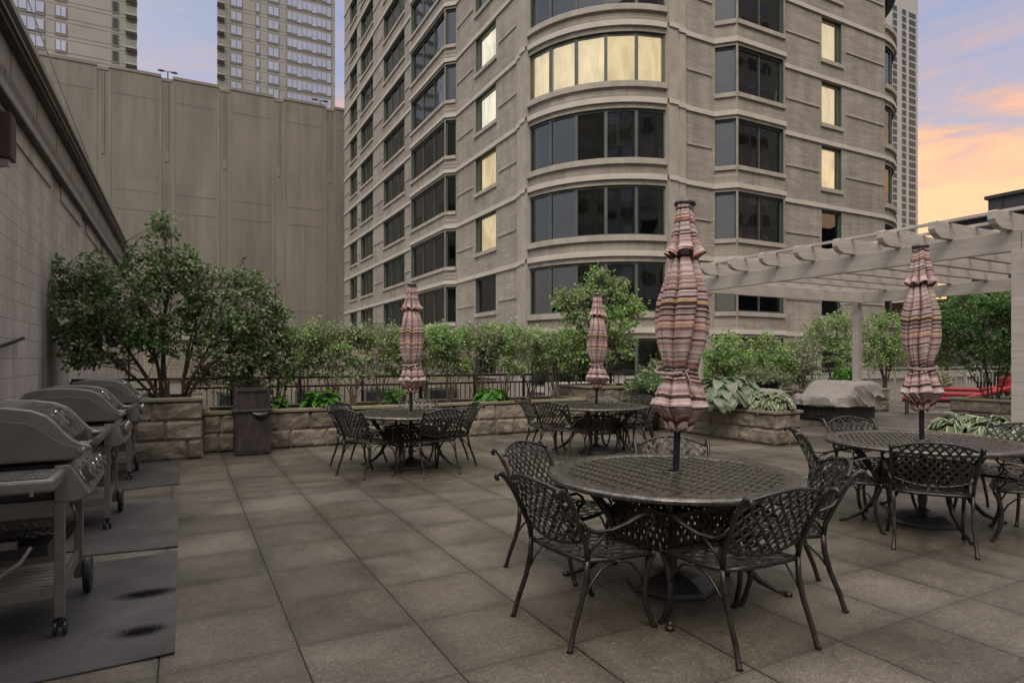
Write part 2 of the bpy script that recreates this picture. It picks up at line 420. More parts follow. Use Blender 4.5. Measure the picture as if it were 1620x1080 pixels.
MT['chrome'] = mat('chrome', (.5, .49, .48), .15, 1)
MT['black'] = noisy('black_plastic', (.010, .010, .011), (.024, .024, .026), 9, .4, 0, .1, 80)
MT['rail'] = noisy('rail_paint', (.016, .016, .017), (.030, .029, .030), 7, .4, .2, 0)
MT['perg'] = noisy('painted_wood', (.36, .325, .29), (.50, .455, .415), 5.5, .6, 0, .5, 38, .005, aniso=(.35, .35, 5))
MT['bark'] = noisy('bark', (.035, .025, .02), (.10, .075, .06), 12, .85, 0, .6, 60, .006)
MT['twig'] = noisy('pale_twig', (.085, .068, .05), (.17, .14, .11), 12, .8, 0, .3, 60, .004)
MT['soil'] = noisy('mulch', (.018, .013, .010), (.06, .045, .034), 30, .95, 0, 1.0, 60, .03)
MT['leafA'] = leaf_mat('leaf_dark', [(.03, .10, .018), (.08, .19, .04), (.17, .22, .11), (.34, .36, .26), (.05, .24, .02), (.22, .25, .16)], .3, .42, (1.4, (.20, .20, .145), .55))
MT['leafB'] = leaf_mat('leaf_hedge', [(.11, .31, .05), (.20, .42, .09), (.38, .49, .20), (.52, .55, .34), (.15, .46, .05), (.31, .48, .14)], .4, .5, (.9, (.28, .28, .19), .6))
MT['leafD'] = leaf_mat('leaf_mid', [(.04, .16, .02), (.08, .24, .04), (.13, .22, .08), (.20, .26, .13), (.05, .24, .02)], .35, .45)
MT['leafC'] = leaf_mat('leaf_pale', [(.18, .23, .11), (.30, .32, .21), (.38, .38, .28), (.14, .26, .07)], .35, .5)
MT['hostaG'] = leaf_mat('hosta_green', [(.05, .20, .02), (.09, .28, .03), (.06, .16, .02)], .35, .4)
MT['hostaB'] = leaf_mat('hosta_blue', [(.10, .135, .085), (.14, .17, .115), (.20, .22, .155), (.075, .13, .05)], .15, .38)
MT['cover'] = noisy('furniture_cover', (.25, .225, .21), (.33, .30, .28), 1.2, .8, 0, .12, 22, .01)
MT['wicker'] = noisy('wicker', (.030, .024, .022), (.06, .05, .045), 40, .6, 0, 1.0, 90, .01, aniso=(1, 1, 3))
MT['red'] = noisy('red_cushion', (.26, .012, .018), (.38, .022, .028), 3, .75, 0, .2, 30)
MT['coral'] = leaf_mat('coral_flowers', [(.50, .10, .08), (.62, .20, .15), (.10, .14, .04)], .2, .6)
MT['granite'] = noisy('speckled_granite', (.04, .037, .040), (.22, .20, .21), 26, .35, 0, 0)
MT['fascia'] = noisy('fascia_metal', (.26, .24, .22), (.32, .295, .275), 3, .55, 0, .05, 12)
MT['fasciad'] = noisy('dark_flashing', (.018, .016, .016), (.04, .036, .035), 5, .5, 0, 0)
MT['street'] = noisy('asphalt', (.045, .043, .042), (.065, .062, .06), .5, .85, 0, .1, 8)
MT['brown'] = noisy('brown_metal', (.045, .028, .022), (.07, .045, .036), 6, .5, .2, 0)
MT['bin'] = noisy('weathered_brown', (.024, .018, .018), (.075, .060, .058), 7, .5, .1, .3, 30, .004, rr=(.3, .7), aniso=(2, 2, .5))
MT['towerA'] = noisy('far_concrete', (.21, .205, .19), (.26, .25, .235), .2, .85, 0, 0)
MT['towerD'] = noisy('far_concrete_dark', (.12, .112, .10), (.15, .14, .125), .2, .85, 0, 0)
MT['towerW'] = noisy('far_pale_concrete', (.27, .265, .26), (.33, .325, .315), .2, .85, 0, 0)
MT['far_dark'] = noisy('dark_cladding', (.030, .034, .040), (.05, .055, .062), .4, .5, .1, 0)
MT['bluewin'] = noisy('sky_glass', (.30, .31, .37), (.38, .39, .46), .2, .12, .55, 0)
MT['darkwin'] = noisy('dark_glass', (.025, .027, .03), (.05, .052, .056), .2, .08, .3, 0)
MT['white'] = noisy('white_paint', (.42, .40, .38), (.52, .5, .47), 4, .5, 0, 0)
def mat_mat():
    m = mat('rubber_mat', (.05, .05, .055), .55, 0, .15); k = N(m); g = k.geo(); s = k.sep(g)
    c = k.ramp(k.noise(g, 1.7, 5, .6, .6), [(.3, (.045, .042, .043)), (.7, (.088, .083, .083))])
    def blot(cx, cy, rx, ry):
        a = k.math('DIVIDE', k.math('SUBTRACT', s[0], cx), rx); b = k.math('DIVIDE', k.math('SUBTRACT', s[1], cy), ry)
        d = k.math('SQRT', k.math('ADD', k.math('MULTIPLY', a, a), k.math('MULTIPLY', b, b)))
        d = k.math('ADD', d, k.math('MULTIPLY', k.math('SUBTRACT', k.noise(g, 120, 4), .5), 1.7))
        return k.ramp(d, [(.45, 1.), (1.05, 0.)])
    f = k.math('MAXIMUM', blot(-.19, 4.38, .21, .10), blot(-.19, 3.79, .15, .09))
    k.base(k.mix(k.math('MULTIPLY', f, .92), c, (.004, .004, .0045)))
    k.rough(k.ramp(k.noise(g, 2.2, 4), [(.3, .35), (.7, .65)]))
    k.set(k.b, 'Specular IOR Level', k.math('MULTIPLY_ADD', f, -.25, .25))
    k.bump(k.noise(g, 160, 2), .15, .002)
    return m
MT['mat'] = mat_mat()
# ================================================================== ground and terrace
g = MB(); g.box(-1200, -1200, -7.4, 1200, 1200, -7.0)
tag(g.build('ground', MT['street']), 'dark street level far below the terrace', 'ground', kind='structure')
g = MB(); g.box(-1.6, -6, -.5, 26, 12.6, 0)
tag(g.build('terrace_floor', MT['paving']), 'terrace of large square exposed-aggregate pavers', 'terrace', kind='structure')

# ================================================================== left painted block wall
def block_wall():
    t = tag(empty('block_wall', (-1.6, 9, 0)), 'tall painted concrete block wall beside the grills with a rusty water stain', 'wall')
    def P(name, x0, x1, z0, z1, m, y0=-6, y1=24.0, bev=0):
        a = MB(); a.box(x0 + 1.6, y0 - 9, z0, x1 + 1.6, y1 - 9, z1); return a.build(name, MT[m], t, bevel=bev)
    P('block_face', -2.1, -1.6, -7.4, 4.0, 'cmu')
    P('fascia', -2.1, -1.55, 4.0, 4.17, 'fascia', y1=24.01)
    P('moulding', -2.1, -1.50, 3.965, 3.998, 'fasciad', y1=24.02)
    P('granite_strip', -2.1, -1.575, 4.172, 4.34, 'granite', y1=24.0)
    P('parapet_face', -2.1, -1.59, 4.342, 4.66, 'fascia', y1=24.0)
    P('gutter', -2.1, -1.50, 4.662, 4.72, 'fasciad', y1=24.03)
    P('gutter_lip', -2.1, -1.47, 4.722, 4.75, 'steel', y1=24.04)
    P('gutter', -2.1, -1.50, 4.752, 4.80, 'fasciad', y1=24.03)
    P('coping', -2.2, -1.44, 4.802, 4.87, 'fascia', y1=24.06)
    j = MB()
    for i in range(22):
        y = -5 + i * 1.32
        j.box(-1.592 + 1.6, y - 9, 4.345, -1.5865 + 1.6, y - 8.985, 4.655)
        j.box(-1.576 + 1.6, y - 9.3, 4.175, -1.5725 + 1.6, y - 9.292, 4.335)
    j.build('panel_joint', MT['fasciad'], t)
    # patched, uneven block courses just below the fascia
    p = MB(); rnd = random.Random(5)
    y = 5.6
    while y < 22:
        L = rnd.uniform(.8, 2.4); hgt = rnd.choice((.20, .20, .41, .62))
        p.box(-.004, y - 9, 3.96 - hgt, .022, y + L - 9, 3.965)
        y += L + rnd.uniform(.15, .9)
    p.build('raised_patch', MT['cmu'], t)
    pf = MB(); pf.sweep([(.03, 15.05, -2), (.03, 15.05, 2.6)], .035, n=8); pf.build('downpipe', MT['fasciad'], t)
block_wall()
t = tag(empty('wall_light', (-1.6, 7.6, 3.3)), 'brown metal box light fixed high on the block wall', 'wall light')
a = MB(); a.box(0, -.22, 0, .05, .12, .55); a.build('back_plate', MT['brown'], t, bevel=.006)
a = MB(); a.box(.05, -.16, .04, .16, .06, .47); a.build('housing', MT['brown'], t, bevel=.01)
a = MB(); a.box(.052, -.10, -.02, .13, .0, .036); a.build('lens', MT['white'], t)
t = tag(empty('wall_pipe', (-1.6, 6.36, 0)), 'thin dark conduit pipe rising behind the grills and slanting along the wall', 'pipe')
a = MB(); a.sweep([(.06, 0, .02), (.06, 0, 1.37)], .017, n=8); a.build('riser', MT['rail'], t)
a = MB(); a.sweep([(.06, 0, 1.38), (.06, .35, 1.46), (.05, 2.2, 1.66)], .02, n=8); a.box(.035, -.04, 1.30, .085, .05, 1.42); a.build('arm', MT['rail'], t)

def cable(name, p, q, label):
    m = MB(); P, Q = Vector(p), Vector(q)
    pts = [P.lerp(Q, i / 24) - Vector((0, 0, 1.1 * math.sin(PI * i / 24))) for i in range(25)]
    m.sweep(pts, .014, n=4); tag(m.build(name, MT['rail']), label, 'cable', 'overhead cables')
cable('overhead_cable', (-2.6, 24, 4.9), (-19, 30, 36), 'thin dark cable crossing in front of the far left tower windows')
cable('overhead_cable', (-1.75, 24, 5.2), (-9.8, 34, 31), 'thin dark cable hanging across the garage wall to the far end of the block wall')

# ================================================================== window builder (real opening, frame, glass, blind)
W_ROOMS = []
def window(parent, p0, p1, z0, z1, panes, mode='dark', out=None, depth=.16, cols=None, curtain=True, transom=False):
    """p0->p1 plan points of the opening seen from outside, left to right"""
    p0 = Vector((*p0, 0)); p1 = Vector((*p1, 0)); d = (p1 - p0); L = d.length; d.normalize()
    nrm = Vector((d.y, -d.x, 0))                     # outward (towards the viewer when p0 is left)
    fr = MB(); f = .07
    def bar(u0, u1, a, b, o0=-.02, o1=-.09):
        base = [p0 + d * u0 + nrm * o1, p0 + d * u1 + nrm * o1, p0 + d * u1 + nrm * o0, p0 + d * u0 + nrm * o0]
        fr.prism([(q.x, q.y) for q in base], a, b)
    off = -depth
    bar(0, f, z0, z1, off + .05, off - .05); bar(L - f, L, z0, z1, off + .05, off - .05)
    bar(f, L - f, z0, z0 + f, off + .05, off - .05); bar(f, L - f, z1 - f * 1.3, z1, off + .05, off - .05)
    for i in range(1, panes):
        u = L * i / panes; bar(u - .03, u + .03, z0 + f, z1 - f * 1.3, off + .045, off - .045)
    if transom:
        zz = z0 + (z1 - z0) * .42; bar(f, L - f, zz, zz + .05, off + .035, off - .035)
    w = fr.build('window', MT['frame'], parent)
    gl = MB()
    q0 = p0 + nrm * off + d * f; q1 = p0 + nrm * off + d * (L - f)
    gl.face([(q0.x, q0.y, z0 + f), (q1.x, q1.y, z0 + f), (q1.x, q1.y, z1 - f), (q0.x, q0.y, z1 - f)])
    gl.build('pane', MT['glass'], w)
    bl = MB(); rnd = random.Random(int(p0.x * 91 + p0.y * 57 + z0 * 13))
    lit = mode in ('lit', 'lit2')
    for i in range(panes):
        if not lit and not curtain: break
        u0 = L * i / panes + .05; u1 = L * (i + 1) / panes - .05
        lo = z0 + .03
        if mode == 'half': lo = z0 + (z1 - z0) * rnd.choice((.0, .28, .30, .62, .9))
        elif mode == 'dark' and rnd.random() < .25: lo = z0 + (z1 - z0) * rnd.choice((.4, .8))
        a = p0 + d * u0 + nrm * (off - .16); b = p0 + d * u1 + nrm * (off - .16)
        k = 6                                          # gently folded blind / curtain
        for j in range(k):
            s0 = a.lerp(b, j / k) + nrm * (.012 * (j % 2)); s1 = a.lerp(b, (j + 1) / k) + nrm * (.012 * ((j + 1) % 2))
            bl.face([(s0.x, s0.y, lo), (s1.x, s1.y, lo), (s1.x, s1.y, z1 - .04), (s0.x, s0.y, z1 - .04)])
    if bl.f: bl.build('blind', MT[{'lit': 'lit', 'lit2': 'lit2'}.get(mode, 'blind')], w)
    return w

# ================================================================== main apartment tower
HF = 2.9; ZB = 2.505; ZTOP = 38.0
def tower():
    t = tag(empty('apartment_tower', (14, 20, -7.4)), 'large beige brick apartment tower with rounded corner bay and lit windows', 'building')
    off = Vector((-14, -20, 7.4))
    # path seen from outside, left to right:  (x, y, window panes on the segment ENDING here, sill type)
    storeys = list(range(-3, 13))
    zlow = -7.4
    wall = MB(); rev = MB(); band = MB(); sill = MB(); strip = MB()
    def L3(p, z): return (p.x + off.x, p.y + off.y, z + off.z)
    def seg(p0, p1, spec=None, za=zlow, zb=ZTOP):
        """wall segment with optional stacked openings spec=(u0,u1,dz0,dz1)"""
        p0 = Vector(p0); p1 = Vector(p1); d = p1 - p0; L = d.length; d = d / L; nrm = Vector((d.y, -d.x))
        def quad(ua, ub, a, b):
            if ub - ua < 1e-4 or b - a < 1e-4: return
            A = p0 + d * ua; B = p0 + d * ub
            wall.face([L3(A, a), L3(B, a), L3(B, b), L3(A, b)])
        if not spec: quad(0, L, za, zb); return
        u0, u1, d0, d1 = spec
        quad(0, u0, za, zb); quad(u1, L, za, zb)
        prev = za
        for k in storeys:
            a = ZB + HF * k + d0; b = ZB + HF * k + d1
            if a < za + .2 or b > zb: continue
            quad(u0, u1, prev, a); prev = b
            A = p0 + d * u0; B = p0 + d * u1; A2 = A - nrm * .3; B2 = B - nrm * .3
            rev.face([L3(A2, a), L3(A, a), L3(A, b), L3(A2, b)]); rev.face([L3(B, a), L3(B2, a), L3(B2, b), L3(B, b)])
            rev.face([L3(A, a), L3(A2, a), L3(B2, a), L3(B, a)]); rev.face([L3(A2, b), L3(A, b), L3(B, b), L3(B2, b)])
        quad(u0, u1, prev, zb)
    def ribbon(mb, pts, z0, z1, o, ext=0.0):
        """horizontal moulding following plan points, projecting by o"""
        pts = [Vector(p) for p in pts]; n = len(pts); outer = []
        for i, p in enumerate(pts):
            d1 = (pts[i] - pts[i - 1]).normalized() if i > 0 else None
            d2 = (pts[i + 1] - pts[i]).normalized() if i < n - 1 else None
            d1 = d1 or d2; d2 = d2 or d1
            n1 = Vector((d1.y, -d1.x)); n2 = Vector((d2.y, -d2.x)); m = (n1 + n2).normalized()
            outer.append(p + m * (o / max(.4, m.dot(n1))))
        inner = [p - (outer[i] - p) * (.06 / o) for i, p in enumerate(pts)]
        for i in range(n - 1):
            a, b, c, e = inner[i], inner[i + 1], outer[i + 1], outer[i]
            P = [L3(a, z0), L3(b, z0), L3(c, z0), L3(e, z0), L3(a, z1), L3(b, z1), L3(c, z1), L3(e, z1)]
            mb.face([P[3], P[2], P[6], P[7]]); mb.face([P[7], P[6], P[5], P[4]]); mb.face([P[0], P[1], P[2], P[3]])
            if i == 0: mb.face([P[0], P[3], P[7], P[4]])
            if i == n - 2: mb.face([P[2], P[1], P[5], P[6]])
    X0, Y0 = 12.6, 18.3
    lit = {}
    def vis(k, lo, hi): return lo <= k <= hi
    # ---- left face (plane x = X0), from far (left in view) to near
    cols = [(53.3, 50.9, 1, .95, 2.75), (49.7, 46.1, 3, .95, 2.75), (43.3, 38.6, 3, .95, 2.75), (27.6, 25.4, 1, 1.1, 2.8)]
    cuts = [55.4]
    segs = []
    segs.append(((X0, 55.4), (X0, 50.3), (2.1, 4.5, .95, 2.75), 1))
    segs.append(((X0, 50.3), (X0, 44.7), (.6, 4.2, .95, 2.75), 3))
    segs.append(((X0, 44.7), (X0, 36.5), (1.4, 6.1, .95, 2.75), 3))
    segs.append(((X0, 36.5), (X0 - .46, 36.04), None, 0))
    segs.append(((X0 - .46, 36.04), (X0 - .46, 30.46), (.12, 5.5, .8, 2.68), 3))
    segs.append(((X0 - .46, 30.46), (X0, 30.0), (.03, .62, .8, 2.68), 1))
    segs.append(((X0, 30.0), (X0, 23.2), (2.4, 4.6, 1.1, 2.8), 1))
    lw = []
    for a, b, spec, panes in segs:
        seg(a, b, spec)
        if spec:
            A = Vector(a); B = Vector(b); d = (B - A).normalized()
            for k in storeys:
                if k < -1 or ZB + HF * k + spec[3] > ZTOP: continue
                Zd = .4675 * A.x + .884 * B.y
                if ZB + HF * k > EYE + 567 / 985 * Zd + 1: continue
                mode = 'dark'
                if a == (X0, 30.0):
                    mode = {0: 'dark', 1: 'lit', 2: 'lit', 3: 'lit2', 4: 'lit2'}.get(k, 'dark')
                p = A + d * spec[0]; q = A + d * spec[1]
                window(t, (p.x + off.x, p.y + off.y), (q.x + off.x, q.y + off.y), ZB + HF * k + spec[2] + off.z, ZB + HF * k + spec[3] + off.z, panes, mode)
    lpath = [segs[0][0]] + [s[1] for s in segs]
    # ---- pilasters and curved bay
    def bow(cx0, cy0, cx1, cy1, bulge, nwin, nseg, kmin, kmax, name='bay', modes={}):
        A = Vector((cx0, cy0)); B = Vector((cx1, cy1)); c = (B - A).length; Rr = (c * c / 4 + bulge * bulge) / (2 * bulge)
        mid = (A + B) / 2; dd = (B - A).normalized(); nn = Vector((dd.y, -dd.x)); cen = mid - nn * (Rr - bulge)
        a0 = math.atan2(A.y - cen.y, A.x - cen.x); a1 = math.atan2(B.y - cen.y, B.x - cen.x)
        if a1 < a0: a1 += 2 * PI
        if a1 - a0 > PI: a0 += 2 * PI
        arc = [cen + Vector((math.cos(a0 + (a1 - a0) * i / nseg), math.sin(a0 + (a1 - a0) * i / nseg))) * Rr for i in range(nseg + 1)]
        arc[0] = A; arc[-1] = B
        for i in range(nseg):
            p, q = arc[i], arc[i + 1]; prev = zlow
            for k in storeys:
                a = ZB + HF * k + .70; b = ZB + HF * k + 2.60
                if b > ZTOP: break
                wall.face([L3(p, prev), L3(q, prev), L3(q, a), L3(p, a)]); prev = b
                # soffit and sill depth
                n1 = (p - cen).normalized(); n2 = (q - cen).normalized(); pi, qi = p - n1 * .3, q - n2 * .3
                rev.face([L3(p, a), L3(q, a), L3(qi, a), L3(pi, a)]); rev.face([L3(pi, b), L3(qi, b), L3(q, b), L3(p, b)])
            wall.face([L3(p, prev), L3(q, prev), L3(q, ZTOP), L3(p, ZTOP)])
        wp = [cen + Vector((math.cos(a0 + (a1 - a0) * i / nwin), math.sin(a0 + (a1 - a0) * i / nwin))) * (Rr - .02) for i in range(nwin + 1)]
        for k in range(kmin, kmax + 1):
            for i in range(nwin):
                p, q = wp[i], wp[i + 1]
                window(t, (p.x + off.x, p.y + off.y), (q.x + off.x, q.y + off.y), ZB + HF * k + .70 + off.z, ZB + HF * k + 2.60 + off.z, 1, modes.get(k, 'half'), depth=.10)
        return [tuple(p) for p in arc]
    # left pilaster block
    pil = MB()
    for (x0, y0, x1, y1) in ((X0 - .10, 22.7, X0 + .4, 23.2), (X0 - .22, 22.25, X0 + .4, 22.695), (16.3, Y0 - .22, 16.745, Y0 + .4), (16.75, Y0 - .10, 17.25, Y0 + .4)):
        pil.box(x0 + off.x, y0 + off.y, 0, x1 + off.x, y1 + off.y, ZTOP + off.z)
    pil.build('pilaster', MT['trim'], t)
    arc = bow(X0 - .05, 22.25, 16.3, Y0 - .05, .92, 5, 24, -1, 4, modes={3: 'lit', 1: 'half', 2: 'half'})
    # ---- right face (plane y = Y0)
    segs2 = [((17.25, Y0), (18.83, Y0), None, 0),
             ((18.83, Y0), (19.46, Y0 - .63), (.04, .85, .8, 2.68), 1),
             ((19.46, Y0 - .63), (22.25, Y0 - .63), (.06, 2.7, .8, 2.68), 2),
             ((22.25, Y0 - .63), (22.88, Y0), None, 0),
             ((22.88, Y0), (30.2, Y0), (2.6, 4.0, .85, 2.75), 1)]
    for a, b, spec, panes in segs2:
        seg(a, b, spec)
        if spec:
            A = Vector(a); B = Vector(b); d = (B - A).normalized()
            for k in range(-1, 6):
                mode = 'half'
                if a == (22.88, Y0): mode = {-1: 'dark', 0: 'dark', 1: 'dark', 2: 'lit', 3: 'lit', 4: 'lit'}.get(k, 'dark')
                p = A + d * spec[0]; q = A + d * spec[1]
                window(t, (p.x + off.x, p.y + off.y), (q.x + off.x, q.y + off.y), ZB + HF * k + spec[2] + off.z, ZB + HF * k + spec[3] + off.z, panes, mode)
    rpath = [segs2[0][0]] + [s[1] for s in segs2]
    arc2 = bow(30.2, Y0 + .04, 33.8, 21.9, .95, 5, 24, 0, 4)
    seg((33.8, 21.9), (33.8, 55.4)); seg((33.8, 55.4), (X0, 55.4))
    # ---- string courses, sills and mid strips
    pl = [(X0 - .24, 22.23), ]
    for k in storeys:
        z = ZB + HF * k
        if z + .1 > ZTOP: break
        ribbon(band, lpath, z - .09, z + .09, .07)
        ribbon(band, [(X0 - .10, 23.2), (X0 - .10, 22.7), (X0 - .22, 22.69), (X0 - .22, 22.25)], z - .09, z + .09, .05)
        ribbon(band, arc, z - .10, z + .10, .09); ribbon(band, arc2, z - .10, z + .10, .09)
        ribbon(band, [(16.3, Y0 - .22), (16.74, Y0 - .22), (16.75, Y0 - .10), (17.25, Y0 - .10)], z - .09, z + .09, .05)
        ribbon(band, rpath, z - .09, z + .09, .07)
        # sill ledges
        ribbon(sill, arc, z + .48, z + .70, .11); ribbon(sill, arc2, z + .48, z + .70, .11)
        for a, b, spec, panes in segs + segs2:
            if not spec: continue
            A = Vector(a); B = Vector(b); d = (B - A).normalized(); e = .0 if spec[1] - spec[0] < 1 else .1
            p = A + d * (spec[0] - min(e, spec[0] * .9)); q = A + d * (spec[1] + e)
            ribbon(sill, [tuple(p), tuple(q)], z + spec[2] - .17, z + spec[2], .08)
        for (ya, yb) in ((55.2, 53.6), (50.6, 49.9), (46.0, 43.5), (38.5, 36.7), (29.9, 27.9), (25.1, 23.4)):
            if -1 <= k <= 10: s_ = MB(); ribbon(s_, [(X0, ya), (X0, yb)], z + 1.50, z + 1.58, .045); s_.build('wall_moulding', MT['trim'], t)
        for (xa, xb) in ((17.4, 18.7), (23.1, 25.3), (27.2, 30.1)):
            if -1 <= k <= 5: s_ = MB(); ribbon(s_, [(xa, Y0), (xb, Y0)], z + 1.50, z + 1.58, .045); s_.build('wall_moulding', MT['trim'], t)
    wall.build('brick_wall', MT['brick'], t); rev.build('window_reveal', MT['frame'], t)
    band.build('string_course', MT['band'], t); sill.build('sill_ledge', MT['trim'], t)
    core = MB(); core.box(14.6 + off.x, 20.3 + off.y, 0, 32 + off.x, 54 + off.y, ZTOP + off.z - .3); core.build('dark_core', MT['dark'], t)  # black box added to stand in for unlit rooms behind the glass
    rf = MB(); rf.prism([(p[0] + off.x, p[1] + off.y) for p in (lpath + arc + rpath + arc2 + [(33.8, 55.4)])], ZTOP + off.z - .05, ZTOP + off.z + .3); rf.build('roof', MT['trim'], t)
    # two lit lampshades standing in the room behind the second-floor bay
    for (px, py) in ((15.0, 20.9), (16.6, 19.35)):
        lm = MB(); lm.lathe([(.17, 0), (.11, .26)], 16, (px + off.x, py + off.y), Matrix_T(0, 0, ZB + HF * 0 + 1.75 + off.z), close=False)
        lm.build('lamp_shade', MT['lamp'], t)
from mathutils import Matrix
def Matrix_T(x, y, z): return Matrix.Translation((x, y, z))
tower()

# ================================================================== podium / low brick building beyond the railing
def podium():
    t = tag(empty('podium_building', (0, 26, -7.4)), 'low pale brick podium building behind the railing and hedge', 'building')
    m = MB(); m.box(-1.3, 1, 0, 12.3, 6, 9.55); m.build('brick_wall', MT['brick2'], t)
    m = MB(); m.box(-1.4, .9, 9.55, 12.3, 6.1, 9.7); m.build('coping', MT['trim'], t)
    for i in range(4):
        x = 1.2 + i * 2.9
        f = MB(); f.box(x, .93, 6.3, x + 1.5, .99, 7.5); f.box(x + .08, .915, 6.4, x + .72, .93, 7.4); f.box(x + .8, .915, 6.4, x + 1.42, .93, 7.4)
        w = f.build('window', MT['frame'], t)
        g_ = MB(); g_.box(x + .1, .90, 6.42, x + 1.4, .914, 7.38); g_.build('pane', MT['darkwin'], w)
podium()
t = tag(empty('low_roof_building', (18, 15.2, -7.4)), 'flat-roofed lower building between the railing and the tower', 'building')
m = MB(); m.box(-7.5, 0, 0, 14, 2.4, 8.05); m.build('roof_slab', MT['trim'], t)
m = MB(); m.box(-7.5, -.12, 8.05, 14, 0, 8.30); m.build('parapet', MT['band'], t)

# ================================================================== parking garage wall
def garage():
    YG = 64.0
    t = tag(empty('parking_garage', (3, YG, -7.4)), 'huge windowless precast concrete parking garage wall', 'building')
    oz = 7.4; H = 26.6
    xs = [-11.0, -6.1, -1.25, 3.45, 8.25, 13.1, 18.0]
    m = MB(); m.box(-16.5, 0, 0, 17, 12, H + oz); m.build('precast_wall', MT['garage'], t)
    rib = MB(); cop = MB(); jn = MB(); slot = MB()
    for x in xs:
        X = x - 3
        rib.box(X - .60, -.035, 0, X - .42, -.001, H + oz - .3); rib.box(X + .42, -.035, 0, X + .60, -.001, H + oz - .3)
        s_ = MB(); s_.box(X - .12, -.06, H - 6.5 + oz, X + .12, -.001, H + oz - .4); s_.build('drain_slot', MT['towerD'], t)
        rib.box(X - .12, -.05, H - 7.5 + oz, X + .12, -.001, H - 6.5 + oz)
        rib.box(X - .42, -.05, H + oz - .28, X + .42, -.001, H + oz - .02)
    for i in range(len(xs) - 1):
        a = xs[i] - 3 + .75; b = xs[i + 1] - 3 - .75
        cop.box(a - .3, -.06, H + oz + .005, b + .3, 1, H + oz + .26)
        for z in (H - 2.1, H - 10.4, H - 12.1, H - 20.6, H - 22.3, H - 30):
            jn.box(a + .0, -.012, z + oz, b, -.0005, z + oz + .09)
        jn.box((a + b) / 2 - .03, -.008, 0, (a + b) / 2 + .03, -.0005, H - 12.1 + oz)
    rib.build('pilaster', MT['garage2'], t); cop.build('coping', MT['garage2'], t); jn.build('panel_joint', MT['towerD'], t)
    for i, (x, lab) in enumerate(((-1.2, 'double-headed lamp on the garage roof between the two far towers'), (12.3, 'double-headed lamp on the garage roof in front of the centre tower'))):
        l = tag(empty('roof_lamp', (x, YG + .8, H)), lab, 'lamp', 'lamps on the garage roof'); l.scale = (.55, .55, .75)
        a = MB(); a.sweep([(0, 0, 0), (0, 0, 1.25)], .09, n=8); a.build('pole', MT['rail'], l)
        for s in (-1, 1):
            a = MB(); a.sweep([(0, 0, 1.2), (s * .35, 0, 1.3), (s * .6, 0, 1.24)], .05, n=6)
            hd = [(.02, .12), (.35, .10), (.42, .0), (.3, -.05), (.05, -.06)]
            a.lathe(hd[::-1], 12, (0, 0), Matrix.Translation((s * .95, 0, 1.22)) @ Matrix.Diagonal((1.3, .8, 1, 1))); a.build('lamp_head', MT['rail'], l, smooth=True)
garage()

# ================================================================== far towers
def far_tower(name, loc, w, d, h, matn, label, strips, zrows, rowh, group='distant towers', balc=None, joints=True):
    t = tag(empty(name, loc), label, 'building', group)
    m = MB(); m.box(0, 0, 0, w, d, h); m.build('wall', MT[matn], t)
    jn = MB(); fr = None
    rows = zrows
    for r in rows:
        z = r * rowh
        if joints:
            jn.box(0, -.03, z - .22, w, -.002, z - .14); jn.box(0, -.03, z + 2.05, w, -.002, z + 2.12)
        for (x0, x1, n, gm, ribbonf) in strips:
            f = MB(); f.box(x0 - .12, -.10, z - .50 if ribbonf else z - .40, x1 + .12, -.003, z + 1.78)
            win = f.build('window', MT['towerD'], t)
            p = MB()
            for i in range(n):
                a = x0 + (x1 - x0) * i / n + .06; b = x0 + (x1 - x0) * (i + 1) / n - .06
                dd = .0 if not ribbonf or i % 3 != 2 else .32
                p.box(a, -.16, z - dd, b, -.101, z + 1.70)
            p.build('pane', MT[gm], win)
    if jn.f: jn.build('floor_joint', MT['towerD'], t)
    if balc:
        x0, x1 = balc
        for r in rows:
            z = r * rowh
            b = MB(); b.box(x0, -1.3, z - .6, x1, 1, z - .35)
            k = int((x1 - x0) / .22)
            for i in range(k + 1):
                x = x0 + (x1 - x0) * i / k; b.box(x - .045, -1.3, z - .35, x + .045, -1.24, z + .75)
            b.box(x0, -1.33, z + .72, x1, -1.22, z + .80)
            b.build('balcony', MT['towerW'], t)
            q = MB(); q.box(x0 + .02, -.05, z - .35, x1 - .02, -.004, z + 2.1); q.build('balcony_door', MT['towerD'], t)
    return t
# centre tower (between the garage and the apartment tower)
YT = 143.0
def xat(px, y):
    lat = (px - 810) / 985.; return y * (.4675 + .884 * lat) / (.884 - .4675 * lat)
x0 = xat(355, YT)
def sx(px): return xat(px, YT) - x0
far_tower('far_tower', (x0, YT, -7.4), sx(530), 22, 110, 'towerA', 'tall grey-beige tower rising over the middle of the garage with ribbon windows',
          [(sx(365), sx(383), 2, 'bluewin', False), (sx(405), sx(410.5), 1, 'bluewin', False), (sx(424), sx(441), 2, 'bluewin', False), (sx(454), sx(524), 9, 'bluewin', True)],
          range(19, 31), 2.96, balc=(sx(343.5), 0))
YL = 132.0
x0 = xat(8, YL)
def sx(px): return xat(px, YL) - x0
far_tower('far_tower', (x0, YL, -7.4), sx(199), 22, 110, 'towerA', 'tall tower at the far left above the block wall, balconies on its right edge',
          [(sx(15), sx(70), 4, 'bluewin', True), (sx(88), sx(105), 2, 'bluewin', False), (sx(178), sx(187), 1, 'darkwin', False)],
          range(20, 31), 2.96, balc=(sx(199), sx(217)))
YR = 150.0
x0 = xat(1396, YR)
def sx(px): return xat(px, YR) - x0
